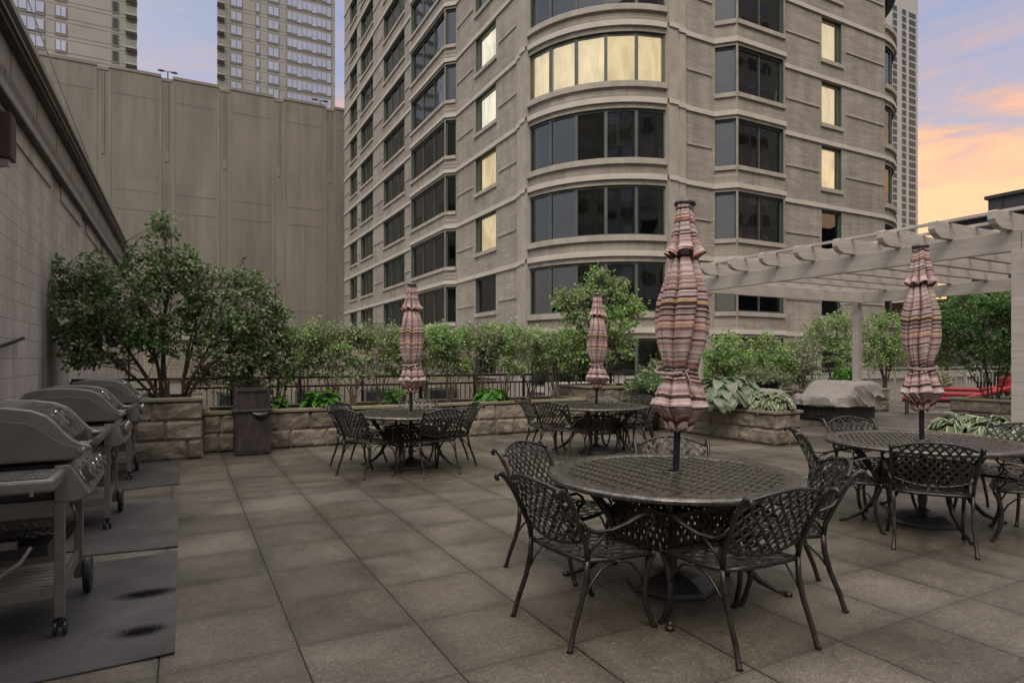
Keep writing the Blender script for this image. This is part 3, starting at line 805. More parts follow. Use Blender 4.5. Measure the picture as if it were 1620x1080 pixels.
far_tower('far_tower', (x0, YR, -7.4), sx(1452), 25, 260, 'towerW', 'slim pale tower with paired windows just right of the apartment tower',
          [(sx(1412.5), sx(1418.5), 2, 'darkwin', False), (sx(1427), sx(1433), 2, 'darkwin', False), (sx(1438), sx(1448), 2, 'darkwin', False)],
          range(12, 52), 2.93, joints=False)
# dark low-rises on the right
def dark_building():
    t = tag(empty('dark_building', (70, 0, -7.4)), 'low dark clad building behind the pergola with a roof terrace', 'building', 'dark buildings at the right')
    m = MB(); m.box(0, -60, 0, 12, 36, 22.7); m.build('wall', MT['far_dark'], t)
    m = MB(); m.box(-.3, -60, 22.7, 12, 36.3, 23.1); m.build('coping', MT['fasciad'], t)
    for i in range(7):
        m = MB(); m.box(-.06, 28 - i * 6.5, 17.5, -.004, 32 - i * 6.5, 20.6); m.build('window', MT['darkwin'], t)
    t = tag(empty('dark_building', (86, 0, -7.4)), 'taller blue-black building with vertical panels at the right edge', 'building', 'dark buildings at the right')
    m = MB(); m.box(0, -60, 0, 12, 39.6, 28.0); m.build('wall', MT['far_dark'], t)
    m = MB()
    for i in range(34): m.box(-.09, 38 - i * 2.6, 0, -.004, 38.14 - i * 2.6, 28.0)
    m.build('panel_rib', MT['fasciad'], t)
    m = MB(); m.box(-.3, -60, 28.0, 12, 39.9, 28.4); m.build('coping', MT['fasciad'], t)
    t = tag(empty('brown_building', (38, 0, -7.4)), 'low brown building with grey wall panels behind the right-hand trees', 'building')
    m = MB(); m.box(0, -20, 0, 10, 24, 12.2); m.build('wall', MT['brown'], t)
    m = MB()
    for i in range(10): m.box(-.06, 20.5 - i * 3.2, 7.6, -.004, 22.6 - i * 3.2, 11.0)
    m.build('wall_panel', MT['towerD'], t)
dark_building()

# neighbours across the street behind the viewpoint: they fill the tower's window reflections
for (x, y, w, dd, h, mt_, lab, rng) in ((-30, -62, 34, 18, 62, 'towerA', 'beige slab tower across the street behind the terrace, mirrored in the tower windows', range(3, 20)), (14, -48, 22, 16, 84, 'towerW', 'pale tower across the street behind the terrace, mirrored in the tower windows', range(3, 27)), (58, -62, 26, 30, 84, 'towerW', 'pale tower across the street to the right, mirrored in the flat bay windows', range(3, 27)), (-62, -20, 20, 30, 46, 'towerA', 'broad low tower across the street, mirrored in the side windows', range(3, 14))):
    t = tag(empty('far_tower', (x, y, -7.4)), lab, 'building', 'distant towers')
    m = MB(); m.box(0, 0, 0, w, dd, h); m.build('wall', MT[mt_], t)
    for r in rng:
        m = MB()
        k = 0.8
        while k < w - 2:
            m.box(k, dd + .003, r * 3 - .6, k + 1.7, dd + .06, r * 3 + 1.1); k += 2.6
        k = .8
        while k < dd - 2:
            m.box(w + .003, k, r * 3 - .6, w + .06, k + 1.7, r * 3 + 1.1); k += 2.6
        k = .8
        while k < dd - 2:
            m.box(-.06, k, r * 3 - .6, -.003, k + 1.7, r * 3 + 1.1); k += 2.6
        m.build('window_row', MT['bluewin' if r % 2 else 'darkwin'], t)

# number plaque and red call box on the podium wall behind the hedge
def on_podium(px): return at0(px, 27.0)
def at0(px, y):
    lat = (px - 810) / 985.; Z = y / (.884 - .4675 * lat); return (.4675 + .884 * lat) * Z
t = tag(empty('number_plaque', (at0(684, 26.98), 26.98, -.12)), 'small white plaque with dark digits on the brick wall behind the hedge', 'sign')
m = MB(); m.box(-.19, -.03, 0, .19, .015, .26); m.build('plate', MT['white'], t)
m = MB(); s_ = .022
def seg7(x, on):
    A = {'t': (x, .215, x + .10, .237), 'm': (x, .118, x + .10, .140), 'b': (x, .022, x + .10, .044), 'ur': (x + .078, .14, x + .10, .215), 'lr': (x + .078, .044, x + .10, .118), 'ul': (x, .14, x + .022, .215), 'll': (x, .044, x + .022, .118)}
    for k in on: q = A[k]; m.box(q[0], -.036, q[1], q[2], -.0305, q[3])
seg7(-.12, ('t', 'm', 'b', 'ur', 'lr', 'ul', 'll')); seg7(.03, ('t', 'm', 'b', 'ur', 'lr'))
m.build('digits', MT['black'], t)
t = tag(empty('alarm_box', (at0(530, 26.98), 26.98, .18)), 'tiny red alarm box on the brick wall behind the hedge', 'alarm')
m = MB(); m.box(-.07, -.07, 0, .07, .015, .18); m.build('body', MT['red'], t, bevel=.01)
m = MB(); m.lathe([(.01, 0), (.04, 0), (.035, .02), (.01, .02)], 16, T=Matrix.Translation((0, -.071, .09)) @ Matrix.Rotation(PI / 2, 4, 'X')); m.build('button', MT['white'], t)
# ================================================================== stone planters
def rock_face(m, A, B, z0, z1, nc, seed, n_out, blk=.62):
    """courses of rock-faced blocks between plan points A and B, bulging along n_out"""
    rnd = random.Random(seed); A = Vector((*A, 0)); B = Vector((*B, 0)); d = (B - A); L = d.length; d.normalize(); nn = Vector((*n_out, 0))
    hc = (z1 - z0) / nc
    for c in range(nc):
        u = 0; first = True
        while u < L - 1e-4:
            w = blk * rnd.uniform(.55, 1.25)
            if first: w *= rnd.uniform(.4, 1.0); first = False
            if L - (u + w) < .18: w = L - u
            a, b = u + .004, u + w - .004; za, zb = z0 + c * hc + .004, z0 + (c + 1) * hc - .004
            nu = max(3, int(w / .035)); nv = max(3, int(hc / .035)); base = len(m.v)
            tilt = rnd.uniform(-.012, .012); off = rnd.uniform(0, .012)
            for j in range(nv + 1):
                for i in range(nu + 1):
                    s = i / nu; t = j / nv; p = A + d * (a + (b - a) * s); z = za + (zb - za) * t
                    e = min(s, 1 - s) * (b - a); f = min(t, 1 - t) * (zb - za); ed = min(1, min(e, f) / .035)
                    q = Vector((p.x * 6 + seed, p.y * 6, z * 8)); h = noise.fractal(q, 1.0, 2.0, 4) * .020 + abs(noise.noise(q * .7)) * .022
                    o = (.004 + off + h + tilt * (s - .5) * 2) * ed
                    if i in (0, nu) or j in (0, nv): o = -.012
                    v = p + nn * o; m.v.append((v.x, v.y, z))
            for j in range(nv):
                for i in range(nu):
                    k = base + j * (nu + 1) + i
                    q = (k, k + 1, k + nu + 2, k + nu + 1)
                    m.f.append(q); m.mi.append(0)
            u += w
PL = []
def planter(name, x0, y0, x1, y1, h, label, faces, nc=2, seed=1, cap=.05, soil=True, capw=.16):
    t = tag(empty(name, ((x0 + x1) / 2, (y0 + y1) / 2, 0)), label, 'planter', 'stone planters')
    ox, oy = (x0 + x1) / 2, (y0 + y1) / 2
    a, b, c, d = x0 - ox, y0 - oy, x1 - ox, y1 - oy; hh = h - cap
    m = MB(); e = .012
    m.box(a + e, b + e, 0, c - e, d - e, hh - .06)
    if 'S' in faces: rock_face(m, (a, b), (c, b), 0, hh, nc, seed, (0, -1))
    if 'W' in faces: rock_face(m, (a, d), (a, b), 0, hh, nc, seed + 3, (-1, 0))
    if 'E' in faces: rock_face(m, (c, b), (c, d), 0, hh, nc, seed + 5, (1, 0))
    if 'N' in faces: rock_face(m, (c, d), (a, d), 0, hh, nc, seed + 7, (0, 1))
    m.build('stone_wall', MT['stone'], t)
    m = MB(); o = .035; z0, z1 = hh, h
    # cap stones butted end to end
    def run(xa, ya, xb, yb, alongx):
        L = (xb - xa) if alongx else (yb - ya); n = max(1, round(L / .9))
        for i in range(n):
            if alongx: m.box(xa + L * i / n + .003, ya, z0, xa + L * (i + 1) / n - .003, yb, z1)
            else: m.box(xa, ya + L * i / n + .003, z0, xb, ya + L * (i + 1) / n - .003, z1)
    run(a - o, b - o, c + o, b - o + capw, True)
    if 'B' not in faces: run(a - o, d + o - capw, c + o, d + o, True)
    run(a - o, b - o + capw + .001, a - o + capw, d + o - capw - .001, False)
    run(c + o - capw, b - o + capw + .001, c + o, d + o - capw - .001, False)
    m.build('cap', MT['cap'], t, bevel=.008)
    if soil:
        m = MB(); nx, ny = 24, 8; base = 0
        xa, xb, ya, yb = a + .09, c - .09, b + .09, d - .09
        for j in range(ny + 1):
            for i in range(nx + 1):
                x = xa + (xb - xa) * i / nx; y = ya + (yb - ya) * j / ny
                m.v.append((x, y, h - .055 + noise.noise(Vector((x * 5, y * 5, seed))) * .03))
        for j in range(ny):
            for i in range(nx):
                k = j * (nx + 1) + i; m.f.append((k, k + 1, k + nx + 2, k + nx + 1)); m.mi.append(0)
        m.build('soil', MT['soil'], t)
    return t
planter('stone_planter', -1.56, 9.98, .24, 11.6, .88, 'tall rough stone planter in the left corner holding the two dark trees', 'SE', 3, 1)
planter('stone_planter', .262, 10.5, 7.25, 11.6, .63, 'long low stone planter under the hedge of thin-stemmed shrubs', 'S', 2, 4)
planter('stone_planter', 7.28, 10.15, 8.45, 11.6, .88, 'taller stone planter behind the middle table at the right end of the hedge', 'SWE', 3, 11)
planter('stone_planter', 8.58, 7.0, 9.2, 10.1, .57, 'stone planter full of hostas with a yellow-green cap, between the middle and right tables', 'SWE', 2, 21)
planter('stone_planter', 8.62, 1.2, 9.22, 4.75, .50, 'low planter edge with striped hostas behind the right-hand table', 'WN', 2, 31)
planter('stone_planter', 10.2, 10.9, 14.0, 12.0, .60, 'stone planter at the back under the bushy green hedge behind the covered furniture', 'S', 2, 41)
planter('stone_planter', 14.35, 10.3, 17.2, 11.4, .62, 'stone planter behind the covered wicker sofa by the thin pergola post', 'SWE', 2, 51)
planter('stone_planter', 15.2, 4.2, 15.95, 7.75, .57, 'stone planter with a lantern beside the red loungers', 'WNS', 2, 61)

# ================================================================== railings
def railing(name, A, B, label, npost, m='rail', h=1.09, group=None):
    A = Vector((*A, 0)); B = Vector((*B, 0)); d = B - A; L = d.length
    t = tag(empty(name, A, math.atan2(d.y, d.x)), label, 'railing', group)
    for z, s in ((h, .024), (h - .16, .018), (.12, .016)):
        a = MB(); a.box(0, -s, z - s, L, s, z + s); a.build('rail', MT[m], t, bevel=.004)
    for i in range(npost + 1):
        a = MB(); x = L * i / npost; a.box(x - .022, -.022, 0, x + .022, .022, h - .025); a.build('post', MT[m], t)
    nb = min(95, int(L / .105)); a = MB(); a.box(-.007, -.007, .136, .007, .007, h - .179); first = None
    for i in range(1, nb):
        x = L * i / nb
        if first is None: first = a.build('baluster', MT[m], t); b = first
        else: b = first.copy(); col.objects.link(b); b.parent = t
        b.location.x = x
gr = 'metal railings around the terrace edge'
railing('railing', (-1.55, 11.9), (4.2, 11.9), 'dark metal railing behind the left trees and litter bin', 5, group=gr)
railing('railing', (4.23, 11.9), (10.1, 11.9), 'dark metal railing behind the hedge, left of and behind the middle table', 5, group=gr)
railing('railing', (10.13, 12.3), (18.0, 12.3), 'pale metal railing at the back behind the covered furniture', 6, 'fascia', 1.12, group=gr)
railing('railing', (25.2, 12.3), (25.2, 2.5), 'pale metal railing far right beyond the red loungers', 7, 'white', 1.15, group=gr)
railing('railing', (18.03, 12.3), (25.1, 12.3), 'pale metal railing behind the round-crowned trees right of the pergola post', 5, 'fascia', 1.12, group=gr)

# ================================================================== vegetation
def leafquad(m, p, d, L, W, rnd, fold=.25):
    d = d.normalized(); r = Vector((rnd.gauss(0, 1), rnd.gauss(0, 1), rnd.gauss(0, 1))); s = d.cross(r)
    if s.length < 1e-4: return
    s.normalize(); n = s.cross(d)
    a = p; t = p + d * L - n * (L * .12); l = p + d * L * .45 + s * W + n * W * fold; r_ = p + d * L * .45 - s * W + n * W * fold
    b = len(m.v); m.v += [tuple(a), tuple(r_), tuple(t), tuple(l)]
    m.f.append((b, b + 1, b + 2)); m.f.append((b, b + 2, b + 3)); m.mi += [0, 0]
def plant(name, loc, label, cat, stems, blobs, ntwig, nleaf, leafL, leafmat, barkmat, seed, group=None, stem_r=.02, cl=.16, droop=.2, aspect=.45, twr=.004):
    """multi-stem woody plant: stems -> limbs -> twigs with leaf clusters; blobs = (cx,cy,cz,rx,ry,rz,weight)"""
    rnd = random.Random(seed); t = tag(empty(name, loc), label, cat, group)
    tr = MB(); nodes = []
    for (bx, by, tx, ty, tz, r) in stems:
        n = 12; pts = []; ox = rnd.uniform(-.08, .08); oy = rnd.uniform(-.08, .08); ph = rnd.uniform(0, 6)
        for i in range(n + 1):
            s = i / n
            x = bx + (tx - bx) * s ** 1.25 + math.sin(s * 6 + ph) * .035 * s + ox * math.sin(PI * s); y = by + (ty - by) * s ** 1.25 + math.cos(s * 5 + ph) * .035 * s + oy * math.sin(PI * s)
            pts.append(Vector((x, y, tz * s)))
        rr = [max(.0035, r * (1 - .82 * i / n)) for i in range(n + 1)]
        rr[0] *= 1.25
        tr.sweep(pts, rr, n=6, caps=False)
        for i in range(2, n + 1): nodes.append((pts[i], rr[i]))
    lf = MB(); tw = tr
    wts = [b[6] for b in blobs]
    for q in range(ntwig):
        b = rnd.choices(blobs, wts)[0]
        while True:
            v = Vector((rnd.uniform(-1, 1), rnd.uniform(-1, 1), rnd.uniform(-1, 1)))
            if v.length <= 1: break
        v = v.normalized() * (v.length ** .7) * rnd.choice((1, 1, .9, 1.15, 1.25))
        e = Vector((b[0] + v.x * b[3], b[1] + v.y * b[4], b[2] + v.z * b[5]))
        if noise.noise(e * 2.6 + Vector((seed, 0, 0))) < -.16: continue
        cand = sorted(rnd.sample(nodes, min(10, len(nodes))), key=lambda c: (c[0] - e).length + max(0, c[0].z - e.z) * 1.5)[0]
        s0 = cand[0]; mid = s0.lerp(e, .55) + Vector((rnd.uniform(-.05, .05), rnd.uniform(-.05, .05), rnd.uniform(.0, .09)))
        path = [s0, s0.lerp(mid, .5) + Vector((0, 0, .01)), mid, mid.lerp(e, .5) + Vector((0, 0, .015)), e]
        tw.sweep(path, [min(cand[1], twr * 2), twr * 1.6, twr * 1.2, twr, twr * .5], n=3, caps=False)
        dirv = (e - mid).normalized()
        k = int(nleaf * rnd.uniform(.6, 1.4))
        for i in range(k):
            s = rnd.random() ** .6
            base = (s0.lerp(mid, .5) if rnd.random() < .12 else mid).lerp(e, s)
            o = Vector((rnd.gauss(0, 1), rnd.gauss(0, 1), rnd.gauss(0, .8))) * cl * .42
            dl = (o.normalized() + dirv * .5 + Vector((0, 0, -droop + rnd.uniform(-.3, .3))))
            leafquad(lf, base + o * rnd.random(), dl, leafL * rnd.uniform(.65, 1.25), leafL * aspect * rnd.uniform(.8, 1.1), rnd)
    tr.build('trunk', MT[barkmat], t); lf.build('crown', MT[leafmat], t)
    return t
# --- two dark trees in the tall left planter
plant('small_tree', (-.32, 10.75, .82), 'broad dark green tree on the left of the tall corner planter, leaning over the grills', 'tree',
      [(0, 0, -1.1, -.1, 1.9, .030), (.05, .05, -.5, .1, 2.3, .030), (-.05, .03, -1.2, -.4, 1.3, .024), (.1, -.02, .15, -.1, 2.4, .028), (.02, .08, .05, .1, 2.75, .028), (.0, -.04, -.9, -.5, 1.6, .022)],
      [(-.95, -.1, 1.30, .55, .6, .62, 2.6), (-.35, 0, 1.45, .65, .6, .70, 3), (.15, 0, 1.6, .5, .5, .6, 2), (.02, -.05, 2.35, .26, .25, .42, .9), (.05, 0, 2.72, .12, .12, .16, .25), (-1.15, -.2, 1.75, .16, .2, .22, .3), (-.62, 0, 1.95, .30, .3, .2, .5), (.42, 0, 2.12, .14, .2, .2, .25), (-1.0, -.2, .75, .35, .4, .25, .6), (-.3, .0, .85, .6, .5, .30, .7)],
      520, 20, .076, 'leafA', 'bark', 3, 'trees in the tall corner planter', cl=.15, aspect=.38, twr=.003)
plant('small_tree', (-.02, 10.8, .82), 'dark green tree on the right of the tall corner planter, spreading over the litter bin', 'tree',
      [(0, 0, .4, -.1, 1.7, .028), (.03, .05, 1.0, .0, 1.9, .028), (-.05, -.02, .8, -.3, 1.4, .024), (.08, 0, 1.35, .1, 1.4, .026), (.0, .06, .6, .3, 1.9, .024)],
      [(.72, 0, 1.45, .70, .55, .52, 3), (.85, 0, 2.0, .26, .25, .22, .5), (1.18, 0, 1.15, .40, .45, .38, 1.3), (.75, 0, .75, .8, .55, .42, 2.3), (1.0, .1, .30, .65, .45, .35, 1.6), (.3, 0, 1.9, .22, .25, .22, .4), (1.36, 0, 1.68, .14, .16, .22, .3), (1.5, 0, 1.3, .1, .1, .12, .15)],
      430, 20, .074, 'leafA', 'bark', 8, 'trees in the tall corner planter', cl=.14, aspect=.38, twr=.003)
# --- hedge shrubs: three kinds, copied with their parts
HS = []
def hedge_proto(k, seed, lm, dens, top):
    rnd = random.Random(seed)
    st = []
    for i in range(9):
        a = rnd.uniform(0, 2 * PI); st.append((rnd.uniform(-.05, .05), rnd.uniform(-.05, .05), math.cos(a) * rnd.uniform(.15, .5), math.sin(a) * rnd.uniform(.05, .35), rnd.uniform(1.0, top), .012))
    return plant('hedge_shrub', (0, 0, 0), 'x', 'shrub', st, [(0, 0, top * .80, .60, .38, top * .22, 3), (.1, 0, top * .55, .50, .3, .25, 1.0), (-.25, 0, top * .9, .25, .25, .16, .6)], int(dens * 1.35), 18, .054, lm, 'twig', seed, 'thin-stemmed shrubs in the low planter', cl=.13, twr=.003, aspect=.36)
protos = [hedge_proto(0, 21, 'leafB', 170, 1.50), hedge_proto(1, 22, 'leafB', 130, 1.42), hedge_proto(2, 23, 'leafC', 120, 1.46), hedge_proto(3, 24, 'leafA', 150, 1.38)]
hlabs = [(395, 3, 'dark leafy shrub directly behind the litter bin', .62, .85),
         (438, 3, 'dark green shrub with pale slanting stems just right of the litter bin', .62, 1.0),
         (482, 0, 'green and grey leafed shrub left of the bright green hosta clump', .6, 1.0),
         (520, 2, 'pale sparse shrub behind the first bright hosta clump', .6, 1.0),
         (555, 1, 'slim shrub directly behind the left-hand table\'s leftmost chairs', .6, 1.0),
         (597, 2, 'pale wispy shrub just left of the left-hand closed parasol', .6, .98),
         (640, 0, 'shrub hidden behind the left-hand closed parasol', .6, 1.0),
         (676, 1, 'shrub just right of the left-hand closed parasol', .6, 1.02),
         (712, 0, 'full green shrub behind the rightmost chair of the left-hand table', .6, 1.02),
         (755, 2, 'pale shrub rising behind the second bright hosta clump', .6, 1.0),
         (797, 0, 'shrub at the right edge of the second bright hosta clump', .6, 1.0),
         (838, 1, 'green shrub with V-shaped bare stems left of the middle table', .6, 1.0),
         (878, 0, 'dense green shrub behind the middle table\'s left chairs', .6, 1.03),
         (916, 0, 'dense green shrub just left of the middle closed parasol', .6, 1.0)]
used = set(); rh = random.Random(77)
for px, k, lab, z, sc in hlabs:
    lat = (px - 810) / 985.; y = 11.05 + rh.uniform(-.12, .12); Z = y / (.884 - .4675 * lat); x = (.4675 + .884 * lat) * Z
    o = protos[k] if k not in used else copy_tree(protos[k])
    used.add(k); o['label'] = lab; o.location = (x, y, z - .06); o.rotation_euler.z = rh.uniform(0, 6.28)
    s = sc * rh.uniform(.97, 1.05); o.scale = (s * 1.05, s, s)
def at(px, y):
    lat = (px - 810) / 985.; Z = y / (.884 - .4675 * lat); return (.4675 + .884 * lat) * Z
# --- tree in the taller middle planter
plant('small_tree', (7.95, 10.9, .82), 'tall bright green tree rising above the hedge between the middle and near closed parasols', 'tree',
      [(0, 0, -.6, 0, 2.3, .03), (.04, .02, .1, .1, 2.5, .03), (-.03, 0, .5, 0, 2.2, .028), (.0, .03, -.1, -.2, 2.3, .03), (.05, 0, .7, .1, 1.7, .022), (0, 0, -.9, .0, 1.7, .022)],
      [(0, 0, 1.45, .95, .6, .42, 2.2), (-.85, 0, 1.85, .42, .3, .16, 1), (-.05, 0, 2.3, .22, .25, .24, .8), (.42, 0, 2.15, .25, .3, .28, .8), (.85, 0, 1.75, .3, .3, .2, .6), (-.35, 0, 2.0, .25, .3, .2, .5), (.0, 0, .9, 1.0, .5, .45, 1.8)],
      470, 16, .07, 'leafB', 'bark', 31, cl=.17)
# --- right-hand back greenery
plant('shrub', (at(1150, 11.3), 11.3, .5), 'dense bright green bushy shrub behind the hosta planter, just right of the near parasol', 'shrub',
      [(0, 0, -.5, 0, 1.4, .02), (.1, 0, .4, 0, 1.5, .02), (-.1, 0, .0, .1, 1.4, .02)], [(0, 0, 1.0, .85, .5, .62, 3), (-.2, 0, .5, .8, .4, .4, 1)], 300, 16, .07, 'leafB', 'twig', 41, 'bushes along the back planter', cl=.18)
plant('shrub', (at(1215, 11.4), 11.4, .5), 'wide green and silvery bush behind the low grey cover', 'shrub',
      [(0, 0, -.5, 0, 1.3, .02), (.1, 0, .4, 0, 1.4, .02), (-.1, 0, .0, .1, 1.4, .02)], [(0, 0, .95, .95, .5, .62, 3), (.2, 0, .4, .8, .4, .4, 1)], 320, 16, .07, 'leafB', 'twig', 42, 'bushes along the back planter', cl=.18)
plant('shrub', (at(1268, 11.3), 11.3, .5), 'pale silvery shrub above the tall black pots', 'shrub',
      [(0, 0, -.3, 0, 1.3, .02), (.1, 0, .3, 0, 1.2, .02)], [(0, 0, .95, .7, .5, .5, 3), (.2, 0, .5, .5, .4, .3, 1)], 190, 16, .065, 'leafC', 'twig', 43, 'bushes along the back planter', cl=.16)
plant('small_tree', (at(1318, 11.6), 11.6, .5), 'airy pale green tree between the tall black pots and the thin pergola post', 'tree',
      [(0, 0, -.7, 0, 2.0, .03), (.05, 0, .2, 0, 2.3, .03), (0, .05, .8, 0, 1.8, .03), (.0, 0, -.2, .2, 2.1, .025)], [(-.5, 0, 1.75, .65, .5, .4, 1.5), (.3, 0, 1.7, .7, .5, .65, 2.5), (.1, 0, 1.0, .9, .5, .4, 1.3)], 260, 15, .07, 'leafB', 'bark', 44, 'trees along the back planter', cl=.17, twr=.0035)
plant('small_tree', (at(1400, 10.8), 10.8, .56), 'rounded green multi-stem tree just right of the thin pergola post', 'tree',
      [(0, 0, -.8, 0, 1.8, .03), (.05, 0, -.3, 0, 2.1, .03), (0, .05, .4, 0, 2.0, .03), (.0, 0, .9, .2, 1.8, .025), (.05, 0, .1, .2, 2.1, .025)], [(0, 0, 1.6, 1.0, .6, .62, 3), (-.3, 0, 1.0, .8, .5, .4, 1.3), (.5, 0, 1.0, .6, .5, .4, 1)], 330, 16, .07, 'leafB', 'bark', 45, 'trees along the back planter', cl=.18, twr=.0035)
plant('small_tree', (15.6, 7.0, .5), 'tall dense green tree in the right planter beside the thick pergola post', 'tree',
      [(0, 0, -.3, -.8, 2.2, .02), (0, .1, .2, .9, 2.1, .02), (0, 0, 0, -.3, 2.4, .02), (.05, .2, .1, .4, 2.3, .02), (0, -.2, 0, -1.2, 1.9, .02), (0, .2, 0, 1.1, 1.6, .018)], [(0, 0, 1.75, .7, 1.5, .62, 3), (0, .5, 2.1, .5, .8, .35, 1), (0, -.7, 2.2, .5, .7, .35, 1), (0, 0, 1.05, .6, 1.2, .45, 1.5), (0, -.8, 1.6, .5, .8, .7, 1)], 720, 19, .075, 'leafD', 'bark', 46, cl=.18, twr=.0035)
plant('shrub', (at(1492, 12.0), 12.0, .0), 'small yellow-green shrub behind the right parasol beside the red loungers', 'shrub',
      [(0, 0, -.2, 0, .8, .015), (.1, 0, .3, 0, .9, .015)], [(0, 0, .75, .5, .4, .3, 1)], 60, 12, .08, 'leafC', 'twig', 47)

# ---- hostas
def hosta(loc, label, nl, L, W, matn, seed, spread=.5, height=.25, droop=.5, group=None, varieg=False, sy=1.0):
    """leaves shingle a low dome, stalks rising from the crown, tips drooping outwards"""
    rnd = random.Random(seed); m = MB()
    for i in range(nl):
        a = 2 * PI * (i * .618 + rnd.uniform(-.08, .08)); ring = ((i + .5) / nl) ** .6
        outv = Vector((math.cos(a), math.sin(a) * sy, 0)); hor = outv.normalized()
        th = ring * 1.45
        base = outv * spread * math.sin(th) * .72 + Vector((0, 0, height * (math.cos(th) * .9 + .22) * rnd.uniform(.85, 1.15)))
        l = L * rnd.uniform(.72, 1.1); w = W * rnd.uniform(.85, 1.12); side = Vector((-hor.y, hor.x, 0))
        side = (side + Vector((0, 0, rnd.uniform(-.3, .3))) + hor * rnd.uniform(-.3, .3)).normalized()
        prof = ((0, .25), (.08, .78), (.22, 1.0), (.42, .97), (.62, .78), (.82, .42), (1.0, .0)); rows = []
        p = base.copy(); el = .45 - th * .75 + rnd.uniform(-.2, .2)
        for j, (s, ww) in enumerate(prof):
            if j: p = p + (hor * math.cos(el) + Vector((0, 0, math.sin(el)))) * l * (s - prof[j - 1][0]); el -= droop * .38 * rnd.uniform(.6, 1.1)
            up = hor.cross(side).normalized(); up = up if up.z > 0 else -up
            rows.append([p + side * w * ww * k + up * (abs(k) * w * ww * .22 + .006 * math.sin(s * 14 + k * 3 + i)) for k in (-1, -.74, 0, .74, 1)])
        b = len(m.v)
        for r_ in rows: m.v += [tuple(q) for q in r_]
        for j in range(len(rows) - 1):
            for k in range(4):
                q = b + j * 5 + k; m.f.append((q, q + 1, q + 6, q + 5)); m.mi.append(1 if varieg and k in (0, 3) else 0)
        m.cur = 0
        m.sweep([Vector((0, 0, 0)), base * .5 + Vector((0, 0, .04)), base], .005, n=4, caps=False)
    mats = [MT[matn], MT['hostaW']] if varieg else MT[matn]
    o = m.build('hosta', mats, None, smooth=True); o.location = loc
    tag(o, label, 'plant', group); return o
MT['hostaW'] = noisy('hosta_cream_margin', (.34, .34, .24), (.44, .44, .33), 6, .5, 0, 0)
MT['hostaV'] = leaf_mat('hosta_varieg', [(.06, .12, .045), (.09, .15, .06), (.13, .18, .09)], .2, .45)
hb = 'bright green hostas in the low planter'
hosta((at(508, 10.78), 10.78, .6), 'bright green hosta clump behind the leftmost chairs of the left-hand table', 42, .20, .075, 'hostaG', 1, .38, .22, .35, hb, sy=.6)
hosta((at(625, 10.78), 10.78, .6), 'small bright green hosta just left of the left parasol pole', 18, .16, .06, 'hostaG', 2, .2, .22, .3, hb, sy=.6)
hosta((at(776, 10.78), 10.78, .6), 'bright green hosta clump right of the left-hand table\'s rightmost chair', 46, .20, .08, 'hostaG', 3, .42, .2, .35, hb, sy=.6)
hosta((at(441, 10.78), 10.78, .6), 'small green hosta sprouting beside the right edge of the litter bin', 16, .16, .06, 'hostaG', 4, .15, .2, .3, hb, sy=.6)
hosta((8.72, 8.22, .52), 'large blue-green hosta with huge leaves drooping over the front of the stone planter', 170, .25, .11, 'hostaB', 9, .70, .47, .65, 'hostas in the middle planter', sy=1.3)
hosta((8.9, 8.2, .66), 'fresh green hosta leaves poking out of the top of the large blue-green hosta', 12, .20, .07, 'hostaG', 19, .4, .34, .3, 'hostas in the middle planter')
for i, (x, y, lab) in enumerate(((9.05, 7.95, 'cream-edged hosta at the back edge of the middle planter behind the blue-green one'), (9.05, 7.5, 'cream-edged hosta in the back corner of the middle planter before the side table'), (8.9, 7.28, 'cream-edged hosta at the front corner of the middle stone planter'), (8.85, 7.62, 'cream-edged hosta just right of the large blue-green hosta'), (8.78, 9.35, 'cream-edged hosta on the left of the large blue-green hosta beside the near parasol'))):
    hosta((x, y, .56), lab, 90, .17, .048, 'hostaV', 50 + i, .38, .23, .45, 'hostas in the middle planter', varieg=True)
labs = ['leftmost cream-edged hosta of the low right planter, beside the right parasol pole', 'cream-edged hosta second from the left end of the low right planter', 'cream-edged hosta midway along the low right planter, above a chair back', 'cream-edged hosta just left of the thick pergola post foot', 'cream-edged hosta under the thick pergola post at the right edge']
for i, y in enumerate((4.45, 4.08, 3.68, 3.3, 2.9)):
    hosta((8.93, y, .49), labs[i], 60, .24, .055, 'hostaV', 70 + i, .34, .17, .42, 'hostas in the right planter', varieg=True)

# ---- potted plants
def pot(name, loc, h, r, label, cat='planter pot', sq=False, seed=1, lm='leafC', group=None, n=70, fl=False):
    t = tag(empty(name, loc), label, cat, group)
    m = MB(); m.lathe([(r * .72, 0), (r * .80, h * .5), (r * .98, h * .93), (r * 1.08, h * .94), (r * 1.08, h), (r * .95, h), (r * .93, h - .05)], 4 if sq else 24, T=Matrix.Rotation(PI / 4 if sq else 0, 4, 'Z')); m.build('pot', MT['black'], t, smooth=not sq)
    rnd = random.Random(seed); lf = MB(); st = MB()
    for i in range(n):
        a = rnd.uniform(0, 2 * PI); rr = rnd.random() ** .6 * r * 2.0; e = Vector((math.cos(a) * rr, math.sin(a) * rr, h + rnd.uniform(.0, .32) * (1.4 - rr / (r * 2.0))))
        st.sweep([(0, 0, h - .05), e * .5 + Vector((0, 0, h * .5 + .08)), e], .004, n=3, caps=False)
        for k in range(9):
            d = Vector((rnd.gauss(0, 1), rnd.gauss(0, 1), rnd.gauss(0, .7))); leafquad(lf, e + d * .035, d, .085, .035, rnd)
    st.build('stems', MT['twig'], t); lf.build('foliage', MT[lm], t); return t
pg_ = 'tall black pots with plants'
pot('potted_plant', (11.6, 10.05, 0), .92, .22, 'left of the two tall black pots left of the covered wicker sofa', seed=3, group=pg_)
pot('potted_plant', (12.25, 10.15, 0), .90, .22, 'right of the two tall black pots, partly behind the covered wicker sofa', seed=4, group=pg_)
